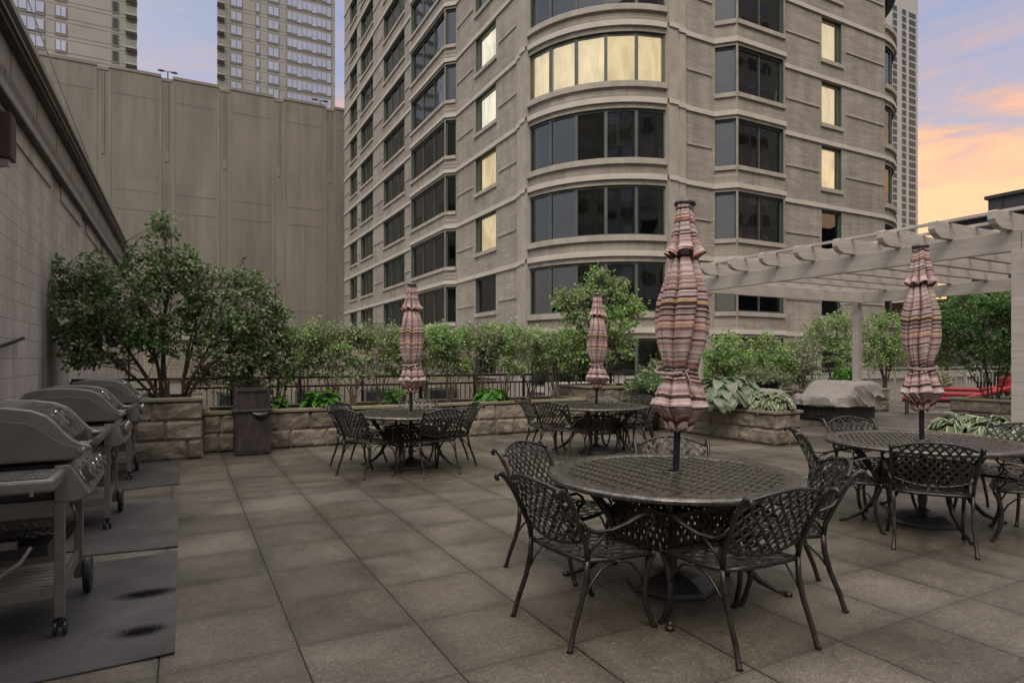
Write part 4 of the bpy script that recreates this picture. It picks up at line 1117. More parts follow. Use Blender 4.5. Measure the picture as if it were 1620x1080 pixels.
pot('potted_plant', (8.3, 9.75, 0), .80, .22, 'black pot with dark foliage between the middle parasol and the near parasol', seed=5, lm='leafA', group=pg_)
pot('potted_plant', (9.5, 10.45, 0), .72, .20, 'pot of coral pink flowers just right of the near parasol', seed=6, lm='coral', n=60)
plant('shrub', (9.35, 10.9, .3), 'reddish-leaved shrub behind the coral flowers', 'shrub', [(0, 0, -.2, 0, .9, .015), (.05, 0, .2, 0, 1.0, .015), (0, 0, 0, 0, 1.1, .015)], [(0, 0, .75, .35, .3, .4, 1)], 60, 12, .09, 'leafC', 'bark', 66)
for i, (px, lab) in enumerate(((1327, 'small pot with a round green plant on the ledge left of the thin pergola post'), (1344, 'tiny potted plant on the ledge touching the thin pergola post'))):
    pot('potted_plant', (at(px, 10.5), 10.5, .62), .16, .10, lab, seed=20 + i, lm='hostaG', n=24, group='small pots on the back ledge')
t = tag(empty('console_table', (at(1340, 10.5), 10.5, 0)), 'narrow grey ledge table carrying small pots behind the covered sofa', 'table')
m = MB(); m.box(-.9, -.16, .56, .55, .16, .61); m.build('top', MT['fascia'], t)
for x in (-.8, .45):
    m = MB(); m.box(x - .03, -.13, 0, x + .03, .13, .559); m.build('leg', MT['fascia'], t)
# ---- lanterns on the planter caps
def lantern(loc, label, rz=0):
    t = tag(empty('lantern', loc, rz), label, 'lantern', 'box lanterns on the planters')
    m = MB(); m.box(-.05, -.05, 0, .05, .05, .05); m.build('base', MT['black'], t)
    m = MB(); m.box(-.075, -.075, .05, .075, .075, .23); m.build('diffuser', MT['white'], t)
    m = MB()
    for a in (-.088, .076):
        for b in (-.088, .076): m.box(a, b, .05, a + .012, b + .012, .24)
    m.box(-.10, -.10, .24, .10, .10, .255); m.box(-.06, -.06, .255, .06, .06, .28); m.build('frame', MT['brown'], t)
lantern((-.10, 10.28, .875), 'box lantern on the tall corner planter at the foot of the trees', .1)
lantern((7.95, 10.3, .875), 'box lantern on the planter between the middle and near closed parasols')
lantern((15.35, 6.15, .565), 'box lantern on the right planter beside the red loungers', .2)
# ================================================================== pergola
def pergola():
    t = tag(empty('pergola', (8.9, 9.07, 0)), 'pale painted timber pergola with curved rafter tails and thin top slats', 'pergola')
    ox, oy = 8.9, 9.07
    def bx(name, x0, y0, z0, x1, y1, z1, bev=.006):
        m = MB(); m.box(x0 - ox, y0 - oy, z0, x1 - ox, y1 - oy, z1); return m.build(name, MT['perg'], t, bevel=bev)
    zb = 2.73; zt = 2.98
    for (x, y, s, b0) in ((8.9, 9.07, .07, .45), (8.9, 3.72, .095, .4), (14.1, 9.2, .075, 0), (14.1, 3.86, .08, 0)):
        bx('post', x - s, y - s, b0, x + s, y + s, zb - .002)
        if b0 == 0: bx('post_base', x - s - .02, y - s - .02, 0, x + s + .02, y + s + .02, .12)
    bx('beam', 8.86, 3.74, zb, 8.94, 9.55, zt); bx('beam', 8.86, .5, zb, 8.94, 3.733, zt)
    bx('beam', 14.06, .5, zb, 14.14, 9.6, zt)
    zr0, zr1 = zt + .002, zt + .215
    k = 0
    for i in range(14):
        y = 8.51 + .665 - i * .665
        if y < .6: break
        prof = [(-.46, zr1 - .02), (-.46, zr1 - .11), (-.43, zr1 - .165), (-.34, zr0 + .012), (-.30, zr0), (5.75, zr0), (5.85, zr0 + .03), (5.95, zr1 - .1), (5.95, zr1), (-.40, zr1)]
        m = MB(); m.extr([(p[0], p[1]) for p in prof], y - .042 - oy, y + .042 - oy); m.build('rafter', MT['perg'], t, bevel=.005)
    for j in range(9):
        x = 8.78 + j * .64
        m = MB(); m.box(x - .022 - ox, .7 - oy, zr1 + .002, x + .022 - ox, 9.5 - oy, zr1 + .042); m.build('top_slat', MT['perg'], t, bevel=.004)
    bx('beam', 8.95, 9.02, zb, 14.05, 9.10, zt)
pergola()

# ================================================================== lattice
def weave(m, lines, inside, fpos, fup, w, th, amp, pitch, step=.012):
    """flat straps following straight lines in (u,v); inside(u,v) clips, fpos maps to 3D, fup gives surface normal"""
    for (u0, v0, du, dv, par) in lines:
        L = math.hypot(du, dv); n = int(L / step); run = []
        for i in range(n + 2):
            ok = False
            if i <= n:
                u = u0 + du * i / n; v = v0 + dv * i / n; ok = inside(u, v)
            if ok:
                s = math.sin(PI * (u + v * .0 + (v if par else -v) * 0 + i * 0) / pitch + (PI if par else 0)) if amp else 0
                run.append(fpos(u, v) + fup(u, v) * (amp * s))
            else:
                if len(run) > 2: m.sweep(run, w, th, square=True, up=fup(u0, v0))
                run = []
def build_chair():
    t = tag(empty('patio_chair', (0, 0, 0)), 'x', 'chair', 'lattice-back patio chairs around the round tables')
    # ---- backrest: surface in (x,z)
    def by(x, z): return .12 - (z - .50) * .42 - max(0, z - .72) * .25 - .045 * (1 - (x / .27) ** 2)
    def fp(x, z): return Vector((x, by(x, z), z))
    def fu(x, z): return Vector((0, -.92, -.39))
    lo = lambda x: .535 - .055 * (1 - (x / .262) ** 2)
    hi = lambda x: .765 + .062 * (1 - (x / .262) ** 2)
    inside = lambda x, z: abs(x) < .252 and lo(x) < z < hi(x)
    m = MB(); lines = []
    p = .058
    for i in range(-12, 13):
        c = i * p
        for s in (1, -1): lines.append((c - s * .19, .44, s * .38, .42, s > 0))
    weave(m, lines, inside, fp, fu, .0070, .0030, .004, p / 1.0)
    back = m.build('backrest', MT['bronze'], t)
    fr = MB()
    xs = [-.258 + .516 * i / 16 for i in range(17)]
    fr.sweep([fp(x, hi(x)) for x in xs], .012, .010, n=6); fr.sweep([fp(x, lo(x)) for x in xs], .011, .009, n=6)
    for s in (-1, 1):
        pts = [(s * .250, .115, .43), (s * .254, .105, .50), (s * .262, .060, .60), (s * .272, .012, .70), (s * .277, -.030, .765), (s * .278, -.058, .795), (s * .278, -.085, .800), (s * .278, -.100, .783), (s * .278, -.088, .766)]
        fr.sweep(pts, [.015, .015, .015, .015, .016, .017, .016, .015, .012], [.013] * 9, n=8, up=(1, 0, 0))
    fr.build('back_frame', MT['bronze'], back, smooth=True)
    # ---- seat
    def sz(x, y):
        v = (y - .12) / .44; return .425 - .030 * math.sin(PI * min(1, max(0, v * .95))) * (1 - (x / .30) ** 2 * .6) - .02 * max(0, v - .8) * 5
    def hw(y): return .232 + .045 * (y - .12) / .44
    m = MB(); lines = []; p = .098
    for i in range(-14, 15):
        c = i * p
        for s in (1, -1): lines.append((c - s * .25, .05, s * .56, .56, s > 0))
    weave(m, lines, lambda x, y: abs(x) < hw(y) and .115 < y < .565 - .03 * (x / .27) ** 2, lambda x, y: Vector((x, y, sz(x, y))), lambda x, y: Vector((0, 0, 1)), .0112, .0028, .0035, p)
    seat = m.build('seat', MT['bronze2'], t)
    rim = MB(); out = []
    for i in range(13): out.append((-.26 + .52 * i / 12, .570 - .03 * (1 - i / 6) ** 2))
    out = [(-.232, .115)] + [(-.245, .25), (-.262, .42)] + [(-.272, .53)] + out[1:-1] + [(.272, .53), (.262, .42), (.245, .25), (.232, .115)] + [(.12, .10), (0, .095), (-.12, .10), (-.232, .115)]
    rim.sweep([(x, y, sz(x, y) - .004) for x, y in out], .013, .013, n=6); rim.build('seat_rim', MT['bronze'], seat, smooth=True)
    # ---- legs
    for s in (-1, 1):
        a = MB(); a.sweep([(s * .258, -.002, 0), (s * .256, .004, .012), (s * .250, .030, .10), (s * .246, .078, .22), (s * .247, .108, .33), (s * .250, .118, .435)], [.019, .0145, .0145, .015, .016, .015], [.017, .013, .013, .013, .013, .013], n=8, up=(1, 0, 0)); a.build('leg', MT['bronze'], t, smooth=True)
        a = MB(); a.sweep([(s * .262, .568, 0), (s * .260, .560, .012), (s * .252, .535, .07), (s * .248, .512, .15), (s * .250, .508, .25), (s * .258, .528, .34), (s * .266, .552, .39), (s * .266, .548, .412)], [.021, .015, .0145, .015, .016, .017, .016, .012], [.019, .014, .013, .013, .014, .015, .015, .012], n=8, up=(1, 0, 0)); a.build('leg', MT['bronze'], t, smooth=True)
        # ---- armrest: front scroll, support, link to the post
        a = MB(); arm = [(s * .268, .045, .645), (s * .276, .075, .605), (s * .284, .14, .575), (s * .290, .24, .572), (s * .293, .34, .592), (s * .294, .42, .618), (s * .294, .475, .622), (s * .293, .515, .600), (s * .292, .528, .568), (s * .291, .510, .542), (s * .290, .483, .545), (s * .290, .474, .566), (s * .290, .488, .578)]
        a.sweep(arm, [.012, .013, .014, .015, .017, .018, .018, .017, .015, .013, .011, .010, .008], [.008] * 13, n=6)
        a.sweep([(s * .290, .500, .548), (s * .290, .478, .50), (s * .282, .50, .45), (s * .270, .535, .418)], .009, n=6)
        a.sweep([(s * .252, .118, .455), (s * .262, .15, .50), (s * .276, .20, .545), (s * .286, .27, .572)], .008, n=6); a.build('armrest', MT['bronze'], t, smooth=True)
        a = MB(); a.sweep([(s * .247, .085, .235), (s * .25, .13, .30), (s * .254, .20, .37), (s * .258, .30, .398)], .007, n=6); a.build('brace', MT['bronze'], t, smooth=True)
        a = MB(); a.sweep([(s * .249, .510, .22), (s * .25, .47, .30), (s * .254, .40, .37), (s * .258, .30, .396)], .007, n=6); a.build('brace', MT['bronze'], t, smooth=True)
    return t
chair0 = build_chair()
cu = [False]
def chair(x, y, fx, fy, lab):
    o = copy_tree(chair0) if cu[0] else chair0
    cu[0] = True; o.location = (x, y, .0); o.rotation_euler = (0, 0, math.atan2(fy, fx) - PI / 2); o['label'] = lab
N1 = 'nearest round table'
chair(1.65, 2.81, 1, .08, 'front left chair at the nearest round table, its back to the camera at the left')
chair(2.20, 3.92, .42, -.91, 'chair standing behind the front left chair of the nearest round table, turned to the camera')
chair(3.33, 3.66, -.55, -.83, 'far-side chair of the nearest table, its arched top showing behind the parasol pole')
chair(2.523, 2.03, .06, 1, 'closest chair of all, back to the camera at the front right of the nearest table')
chair(3.477, 2.433, -.78, .62, 'chair at the right side of the nearest round table, seen from the side')
chair(1.776, 7.54, .91, .42, 'front left chair of the left-hand table, its back to the camera')
chair(1.93, 8.70, .71, -.70, 'rear left chair of the left-hand table, peeking out behind its front left chair')
chair(3.1, 8.85, -.35, -.93, 'chair on the far side of the left-hand table behind the parasol pole')
chair(2.79, 7.08, -.18, .98, 'front right chair of the left-hand table, its wide back to the camera')
chair(3.54, 7.87, -.98, .2, 'rightmost chair of the left-hand table, seen from the side')
chair(4.6, 7.5, .90, .44, 'front left chair of the middle table beyond the near one, back to the camera')
chair(4.75, 8.5, .7, -.7, 'rear left chair of the middle table, mostly behind the front left chair')
chair(6.2, 8.45, -.5, -.87, 'chair on the far side of the middle table between its pole and the near parasol')
chair(6.3, 7.30, -.6, .8, 'front right chair of the middle table, just left of the near parasol skirt')
chair(6.75, 8.15, -.97, -.2, 'rightmost chair of the middle table, largely hidden by the near parasol')
chair(4.83, 3.66, .73, -.68, 'leftmost chair of the right-hand table, seen edge-on from its left side')
chair(6.12, 4.05, -.35, -.93, 'chair on the far side of the right-hand table, left of its parasol pole')
chair(6.88, 2.92, -.95, .05, 'chair at the far right of the right-hand table, only its arched back top visible')
chair(4.876, 2.589, .82, .57, 'front chair of the right-hand table, its broad back squarely to the camera')
chair(6.1, 2.16, -.43, .9, 'chair cut off by the right edge of the picture at the right-hand table')

# ================================================================== round tables
def build_table():
    t = tag(empty('round_table', (0, 0, 0)), 'x', 'table', 'round woven-top metal patio tables')
    Rt = .79; zt = .715
    top = MB()
    top.lathe([(.03, zt - .012), (.62, zt - .012), (.655, zt - .008), (.662, zt + .004), (.70, zt + .006), (.765, zt + .004), (.785, zt - .006), (.790, zt - .018), (.782, zt - .032), (.755, zt - .036), (.70, zt - .030), (.03, zt - .030)], 96, close=False)
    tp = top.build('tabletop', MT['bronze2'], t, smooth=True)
    m = MB(); lines = []; p = .050
    for i in range(-28, 29):
        c = i * p
        for s in (1, -1): lines.append((c - s * .7, -.7, s * 1.4, 1.4, s > 0))
    weave(m, lines, lambda x, y: .05 < math.hypot(x, y) < .655, lambda x, y: Vector((x, y, zt - .004)), lambda x, y: Vector((0, 0, 1)), .0142, .0028, .0042, p, .0125)
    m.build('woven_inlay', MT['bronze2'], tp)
    m = MB(); m.lathe([(.028, zt - .03), (.06, zt - .03), (.065, zt + .008), (.05, zt + .014), (.028, zt + .012)], 24, close=False); m.build('pole_collar', MT['bronze'], tp, smooth=True)
    m = MB()
    for i in range(4):
        a = PI / 4 + i * PI / 2 + .03; c, s = math.cos(a), math.sin(a)
        L = MB(); prof = [(.56, zt - .037), (.545, .62), (.47, .52), (.40, .43), (.365, .35), (.37, .27), (.42, .17), (.52, .075), (.62, .025), (.675, .012)]
        L.sweep([(r * c, r * s, z) for r, z in prof], [.016, .017, .018, .02, .02, .02, .018, .016, .014, .018], [.034, .034, .03, .03, .03, .028, .024, .018, .013, .012], n=8)
        L.lathe([(.016, 0), (.026, .004), (.026, .018), (.014, .028)], 12, (.68 * c, .68 * s)); L.build('leg', MT['bronze'], t, smooth=True)
    # lattice apron box joining the legs
    for i in range(4):
        a0 = PI / 4 + i * PI / 2 + .03; a1 = a0 + PI / 2; r = .375
        A = Vector((r * math.cos(a0), r * math.sin(a0), 0)); B = Vector((r * math.cos(a1), r * math.sin(a1), 0)); d = (B - A); W = d.length; d.normalize(); nn = Vector((d.y, -d.x, 0))
        m = MB(); lines = []
        for q in range(-8, 26):
            for s in (1, -1): lines.append((q * .055 - s * .0, .30, s * .16, .24, s > 0))
        weave(m, lines, lambda u, v: 0.01 < u < W - .01 and .315 < v < .515, lambda u, v: A + d * u + Vector((0, 0, v)), lambda u, v: nn, .0125, .0025, .003, .055, .014)
        for (z0, z1) in ((.295, .322), (.508, .535)):
            P = [A - nn * .006, B - nn * .006, B + nn * .006, A + nn * .006]; m.prism([(q.x, q.y) for q in P], z0, z1)
        m.build('apron_panel', MT['bronze'], t)
    return t
table0 = build_table(); tu = [False]
def table(x, y, rz, lab):
    o = copy_tree(table0) if tu[0] else table0
    tu[0] = True; o.location = (x, y, 0); o.rotation_euler.z = rz; o['label'] = lab
T = [(2.744, 3.017), (2.688, 7.967), (5.634, 7.88), (5.754, 3.156)]
table(*T[0], .0, 'nearest round table with a woven metal top, in the right foreground')
table(*T[1], .1, 'round woven-top table on the left in front of the low planter')
table(*T[2], -.1, 'round woven-top table in the middle distance, left of the near parasol')
table(*T[3], .2, 'round woven-top table at the right edge around the right-hand parasol')

# ================================================================== closed parasols
def canopy_mesh(seed, nf=9, tie=1.36):
    rnd = random.Random(seed); m = MB(); m.uv = []
    cuts_ = [0.0]
    for _ in range(nf): cuts_.append(cuts_[-1] + rnd.uniform(.5, 1.7))
    cuts_ = [q / cuts_[-1] for q in cuts_]; am = [rnd.uniform(.72, 1.14) for _ in range(nf)]; sk = [rnd.uniform(-.5, .5) for _ in range(nf)]
    K = 216
    def ring(z, r, depth, v, tw=0, scallop=0):
        for k in range(K + 1):
            u = (k / K) % 1.0; i = 0
            while i < nf - 1 and u >= cuts_[i + 1]: i += 1
            f = (u - cuts_[i]) / (cuts_[i + 1] - cuts_[i]); f = min(1, max(0, f + sk[i] * .5 * f * (1 - f)))
            w = math.sin(PI * f) ** .5
            w2 = .5 + .5 * math.cos(4 * PI * f)                    # secondary crease in the middle of each lobe
            a = 2 * PI * u
            rr = r * (1 - depth + depth * w * am[i]) * (1 - .11 * w2 * (depth > .1)) + .006 * math.sin(a * 2 + z * 4 + seed) + .006 * noise.noise(Vector((math.cos(a) * 4, math.sin(a) * 4, z * 3.5 + seed))) + .020 * noise.noise(Vector((math.cos(a + z * 1.5) * 2.2, math.sin(a + z * 1.5) * 2.2, z * 2 + seed * 3))) * (z < 2.1)
            fl = noise.noise(Vector((math.cos(a) * 1.5, math.sin(a) * 1.5, seed)))
            aa = a + tw * (1 + .5 * sk[i]) + depth * .35 * (f - .5) * sk[i]
            m.v.append((rr * math.cos(aa), rr * math.sin(aa), z + scallop * (w - .6) * am[i] + .012 * fl))
            m.uv.append((a, v + .035 * depth * w + .012 * fl + .03 * depth * sk[i] * f))
    def shell(rows):
        b = len(m.v); n = 0
        for r_ in rows: ring(*r_); n += 1
        for j in range(n - 1):
            for k in range(K):
                q = b + j * (K + 1) + k; m.f.append((q, q + 1, q + K + 2, q + K + 1)); m.mi.append(0)
    def interp(keys, nn):
        out = []; n = len(keys)
        for i in range(nn + 1):
            s = (n - 1) * i / nn; k = min(n - 2, int(s)); f = s - k
            P = [keys[max(0, k - 1)], keys[k], keys[k + 1], keys[min(n - 1, k + 2)]]
            out.append([.5 * ((2 * P[1][q]) + (-P[0][q] + P[2][q]) * f + (2 * P[0][q] - 5 * P[1][q] + 4 * P[2][q] - P[3][q]) * f * f + (-P[0][q] + 3 * P[1][q] - 3 * P[2][q] + P[3][q]) * f ** 3) for q in range(len(keys[0]))])
        return out
    # upper vent tier with a scalloped hem, turned back underneath
    shell([(z, r, d_, (2.43 - z) * 1.05, tw, sc) for z, r, d_, tw, sc in interp([(2.415, .058, .03, 0, 0), (2.36, .064, .14, 0, 0), (2.26, .082, .30, 0, 0), (2.17, .108, .42, .03, .01), (2.105, .138, .50, .05, .05), (2.085, .146, .52, .05, .07)], 26)])
    shell([(2.085, .144, .52, .36, .05, .07), (2.10, .125, .5, .34, .04, .05), (2.14, .11, .4, .30, 0, 0)])
    # main canopy down to the tie and the flared skirt
    keys = [(2.20, .070, .3, 0, 0), (2.08, .092, .46, .10, 0), (1.98, .122, .46, .16, 0), (1.88, .150, .44, .18, 0), (1.80, .168, .40, .14, 0), (1.70, .170, .36, .09, 0), (1.60, .165, .36, .05, 0), (1.51, .150, .40, .02, 0), (1.42, .122, .50, 0, 0), (1.36, .102, .54, .02, 0), (1.31, .118, .50, .03, 0), (1.24, .148, .46, .05, 0), (1.17, .180, .44, .07, .012), (1.14, .194, .44, .07, .02)]
    shell([(z, r, d_, .3 + (2.22 - z), tw, sc) for z, r, d_, tw, sc in interp(keys, 90)])
    hem = [(1.14, .194, .44, .07, .02), (1.125, .188, .50, .10, .03), (1.09, .160, .62, .18, .05), (1.04, .118, .66, .28, .05), (.99, .10, .62, .34, .035), (.98, .07, .5, .36, .02), (1.02, .035, .3, .3, 0)]
    rows = interp(hem, 28)
    shell([(z, r, d_, 1.41 + i * .010, tw, sc) for i, (z, r, d_, tw, sc) in enumerate(rows)])
    return m
umb_parts = {}
def parasol(x, y, lean, rz, lab, seed):
    t = tag(empty('closed_parasol', (x, y, 0)), lab, 'parasol', 'closed striped parasols in the tables')
    m = MB(); oct_ = [(0.285, 0), (.29, .018), (.275, .034), (.17, .082), (.06, .105), (.045, .12), (.032, .125), (.030, .26), (.0265, .262)]
    m.lathe(oct_, 8, close=True); m.lathe([(.036, .17), (.036, .235)], 16); m.sweep([(.03, 0, .2), (.075, 0, .2)], .009, n=8); m.build('base', MT['plastic'], t, bevel=.004)
    q = empty('parasol_top', (0, 0, 0)); q.parent = t; q.rotation_euler = (0, 0, 0)
    col.objects.unlink(q); bpy.data.objects.remove(q)
    ax = Vector((lean[0], lean[1], 1)).normalized(); rot = Vector((0, 0, 1)).rotation_difference(ax).to_matrix().to_4x4()
    m = MB(); m.sweep([(0, 0, .10), (0, 0, 2.41)], .0205, n=16); p = m.build('pole', MT['pole'], t, angle=40); p.matrix_local = rot
    c = canopy_mesh(seed, 9 + seed % 2).build('canopy', MT['canvas'], t, smooth=True); c.matrix_local = rot @ Matrix.Rotation(rz, 4, 'Z')
    m = MB(); m.lathe([(.066, 2.405), (.068, 2.42), (.062, 2.432), (.035, 2.447), (.01, 2.452)], 24); k = m.build('finial', MT['plastic'], t, smooth=True); k.matrix_local = rot
    m = MB(); m.uv = None
    pts = [(.104 * math.cos(a) * (1 + .04 * math.sin(5 * a)), .104 * math.sin(a) * (1 + .04 * math.sin(5 * a)), 1.36 + .02 * math.sin(a + 1)) for a in [2 * PI * i / 40 for i in range(41)]]
    m.sweep(pts, .006, .014, n=6)
    m.sweep([(.02, -.096, 1.36), (.035, -.122, 1.30), (.03, -.140, 1.24), (.04, -.160, 1.20)], .006, .004, n=6); m.build('tie_strap', MT['canvas2'], t, smooth=True)
    return t
MT['canvas2'] = noisy('strap_canvas', (.24, .16, .155), (.42, .33, .32), 60, .85, 0, .2, 90)
parasol(*T[0], (.030, -.016), .3, 'largest closed striped parasol, standing in the nearest round table', 4)
parasol(*T[1], (.004, .0), 1.1, 'closed striped parasol at the left, standing in the left-hand table', 7)
parasol(*T[2], (.008, -.004), 2.0, 'closed striped parasol in the middle distance, in front of the tall bright green tree', 10)
parasol(*T[3], (-.006, .003), 2.9, 'closed striped parasol at the right in front of the pergola beams', 13)

# ================================================================== gas grills and their mats
def build_grill():
    t = tag(empty('gas_grill', (0, 0, 0)), 'x', 'grill', 'gas grills along the block wall')
    W = .66
    def bx(name, a, m_, par=t, bev=.004):
        m = MB()
        for b in a: m.box(*b)
        return m.build(name, MT[m_], par, bevel=bev)
    for (x, y) in ((0, 0), (0, W), (-.52, 0), (-.52, W)):
        bx('leg', [(x - .022, y - .022, .095, x + .022, y + .022, .80)], 'grey')
    # slatted bottom shelf
    sl = [(-.50 + 0, .03 + i * .064, .235, -.02, .03 + i * .064 + .048, .25) for i in range(10)]
    sh = bx('bottom_shelf', sl, 'slat', bev=.002); bx('shelf_rim', [(-.52, -.018, .195, .0, .012, .262), (-.52, W - .012, .195, .0, W + .018, .262), (-.018, .013, .195, .006, W - .013, .262)], 'grey', sh)
    # casters in front near corner, wheels at far end
    for (x, y) in ((0, 0), (-.52, 0)):
        m = MB()
        for dy in (-.030, .012):
            m.lathe([(.010, 0), (.034, .002), (.038, .008), (.034, .018), (.010, .018)], 20, T=Matrix.Translation((x + dy + .0, y, .038)) @ Matrix.Rotation(PI / 2, 4, 'Y'))
        m.box(x - .012, y - .012, .045, x + .012, y + .012, .098); m.box(x - .03, y - .018, .062, x + .028, y + .018, .078); m.build('caster', MT['black'], t)
    for (x, y) in ((0.045, W), (-.565, W)):
        m = MB(); Tm = Matrix.Translation((x - .02, y + .01, .105)) @ Matrix.Rotation(PI / 2, 4, 'Y')
        m.lathe([(.075, 0), (.098, .002), (.105, .010), (.105, .032), (.098, .04), (.075, .042)], 32, T=Tm); w = m.build('wheel', MT['black'], t, angle=40)
        m = MB(); m.lathe([(.02, -.004), (.03, .004), (.074, .006), (.074, .036), (.03, .038), (.02, .046)], 24, T=Tm); m.build('hub', MT['grey'], w, angle=40)
    # cabinet internals
    bx('cross_panel', [(-.51, -.012, .615, -.02, .004, .70)], 'grey'); bx('back_panel', [(-.51, .30, .30, -.05, .32, .62)], 'grey')
    bx('grease_tray', [(-.46, .05, .40, -.06, .60, .46)], 'black'); bx('firebox', [(-.55, .02, .66, -.02, .64, .885)], 'black', bev=.02)
    m = MB()
    for i in range(11):
        x = -.50 + i * .043; m.sweep([(x, .01, .60 + .02 * math.sin(i * 2)), (x + .02, .03, .56), (x - .015, .12, .52 - .01 * (i % 3)), (x + .03, .20, .47)], .0035, n=5)
    for z, y in ((.60, .01), (.535, .09), (.475, .20)): m.sweep([(-.52, y, z), (-.03, y, z)], .0045, n=5)
    m.box(-.42, .02, .46, -.18, .05, .50); m.build('wire_rack', MT['steel'], t)
    m = MB(); m.sweep([(-.12, .0, .47), (-.16, -.02, .40), (-.26, -.03, .33), (-.42, -.02, .30), (-.55, 0, .32)], .010, n=8); m.build('gas_hose', MT['slat'], t, smooth=True)
    m = MB(); m.sweep([(.01, .30, .62), (.03, .32, .54), (.02, .35, .46), (-.03, .36, .40)], .009, n=8); m.sweep([(.0, .40, .60), (.02, .42, .50), (-.03, .43, .42)], .007, n=8); m.build('gas_hose', MT['steel'], t, smooth=True)
    # side shelves
    for (a, b) in ((-.37, -.03), (W + .03, W + .37)):
        m = MB(); m.box(-.56, a, .800, .030, b, .862); s_ = m.build('side_shelf', MT['grey'], t, bevel=.014)
        m = MB(); m.box(-.53, a + .03, .8625, .0, b - .02, .8655); m.build('shelf_top', MT['wet'], s_)
    bx('shelf_hook', [(-.06, -.385, .79, -.045, -.371, .815), (-.3, -.385, .79, -.285, -.371, .815)], 'chrome')
    # control panel
    m = MB(); m.extr([(-.02, .875), (.045, .878), (.135, .715), (.075, .685), (-.02, .69)][::-1], -.028, W + .028); cp = m.build('control_panel', MT['grey'], t, bevel=.006)
    m = MB(); m.extr([(-.02, .8765), (.043, .8795), (.043, .876), (-.02, .873)][::-1], -.02, W + .02); m.build('panel_top', MT['wet'], cp)
    sx_, sz_ = (.135 - .045), (.715 - .878); L = math.hypot(sx_, sz_); nx, nz_ = -sz_ / L, sx_ / L
    for i in range(4):
        y = .09 + i * .16; cx, cz = .045 + sx_ * .48, .878 + sz_ * .48
        Tm = Matrix.Translation((cx, y, cz)) @ Vector((0, 0, 1)).rotation_difference(Vector((nx, 0, nz_))).to_matrix().to_4x4()
        m = MB(); m.lathe([(.056, .001), (.058, .006), (.050, .012), (.046, .013)], 28, T=Tm); m.build('knob_bezel', MT['chrome'], cp, angle=40)
        m = MB(); m.lathe([(.045, .013), (.045, .046), (.041, .050), (.006, .050)], 28, T=Tm); m.box(-.007, -.040, .046, .007, .040, .062, Tm); kn = m.build('knob', MT['grey2'], cp, angle=40)
        m = MB(); m.lathe([(.0455, .040), (.0475, .043), (.0455, .050), (.041, .0505)], 28, T=Tm, close=False); m.build('knob_ring', MT['chrome'], kn, angle=60)
    # lid
    prof = [(.065, .900), (.105, .935), (.130, .950), (.140, .962), (.128, .976), (.085, .990), (.055, 1.010), (.02, 1.050), (-.02, 1.105), (-.06, 1.148), (-.12, 1.178), (-.22, 1.195), (-.34, 1.200), (-.46, 1.192), (-.54, 1.165), (-.585, 1.115), (-.60, 1.04), (-.60, .895)]
    prof = [(x, .9 + (z - .9) * .94) for x, z in prof]
    inner = [(-.01 + (x + .01) * .93 - .01, z if z < .91 else .90 + (z - .90) * .99) for x, z in prof]
    inner = [p for p in inner if p[0] < .065]
    m = MB(); m.extr(inner[::-1], .03, W - .03); lid = m.build('lid', MT['wetlid'], t, angle=35)
    for (a, b) in ((-.022, .029), (W - .029, W + .022)):
        m = MB(); m.extr(prof[::-1], a, b); e = m.build('end_cap', MT['grey'], lid, bevel=.006, angle=None)
        ins = [(.085, .908), (.118, .945), (.118, .962), (.085, .966), (.03, .978), (-.02, 1.010), (-.07, 1.060), (-.13, 1.098), (-.22, 1.112), (-.40, 1.112), (-.50, 1.098), (-.565, 1.05), (-.585, .99), (-.585, .905)]
        m = MB(); yy = (a - .007, a - .0005) if a < 0 else (b + .0005, b + .007)
        m.extr(ins[::-1], *yy); m.build('cap_panel', MT['grey2'], lid, bevel=.004)
        m = MB(); m.lathe([(.004, 0), (.016, 0), (.018, .006), (.008, .010)], 16, T=Matrix.Translation((.098, a - .007 if a < 0 else b + .007, .950)) @ Matrix.Rotation(PI / 2 if a < 0 else -PI / 2, 4, 'X')); m.build('bolt', MT['chrome'], lid, angle=40)
    m = MB(); m.sweep([(.155, .0, .985), (.155, W, .985)], .019, n=16)
    h = m.build('handle', MT['steel'], lid, angle=40)
    for y in (.04, W - .04):
        m = MB(); m.sweep([(.155, y, .985), (.11, y, .975), (.07, y, .975)], .012, n=8); m.build('handle_bracket', MT['grey'], h)
    # thermometer plate on the sloping lid front
    a, b = Vector((.015, 0, 1.048)), Vector((-.058, 0, 1.137)); mid = a.lerp(b, .55); d = (b - a).normalized(); nn = Vector((d.z, 0, -d.x))
    X = Vector((0, 1, 0)); M_ = Matrix(((X.x, d.x, nn.x, mid.x - .006), (X.y, d.y, nn.y, .33), (X.z, d.z, nn.z, mid.z), (0, 0, 0, 1)))
    m = MB(); m.box(-.072, -.052, -.012, .072, .052, .012, M_); th = m.build('thermometer', MT['chrome'], lid, bevel=.010)
    m = MB(); m.box(-.060, -.040, .0122, .060, .040, .0135, M_); m.lathe([(.004, .0137), (.034, .0137), (.036, .018), (.032, .020), (.004, .019)], 24, T=M_); m.build('dial', MT['steel'], th)
    m = MB(); m.box(-.05, -.030, -.010, .05, .010, .008, M_ @ Matrix.Translation((0, -.085, -.012))); m.build('name_plate', MT['steel'], lid, bevel=.004)
    return t
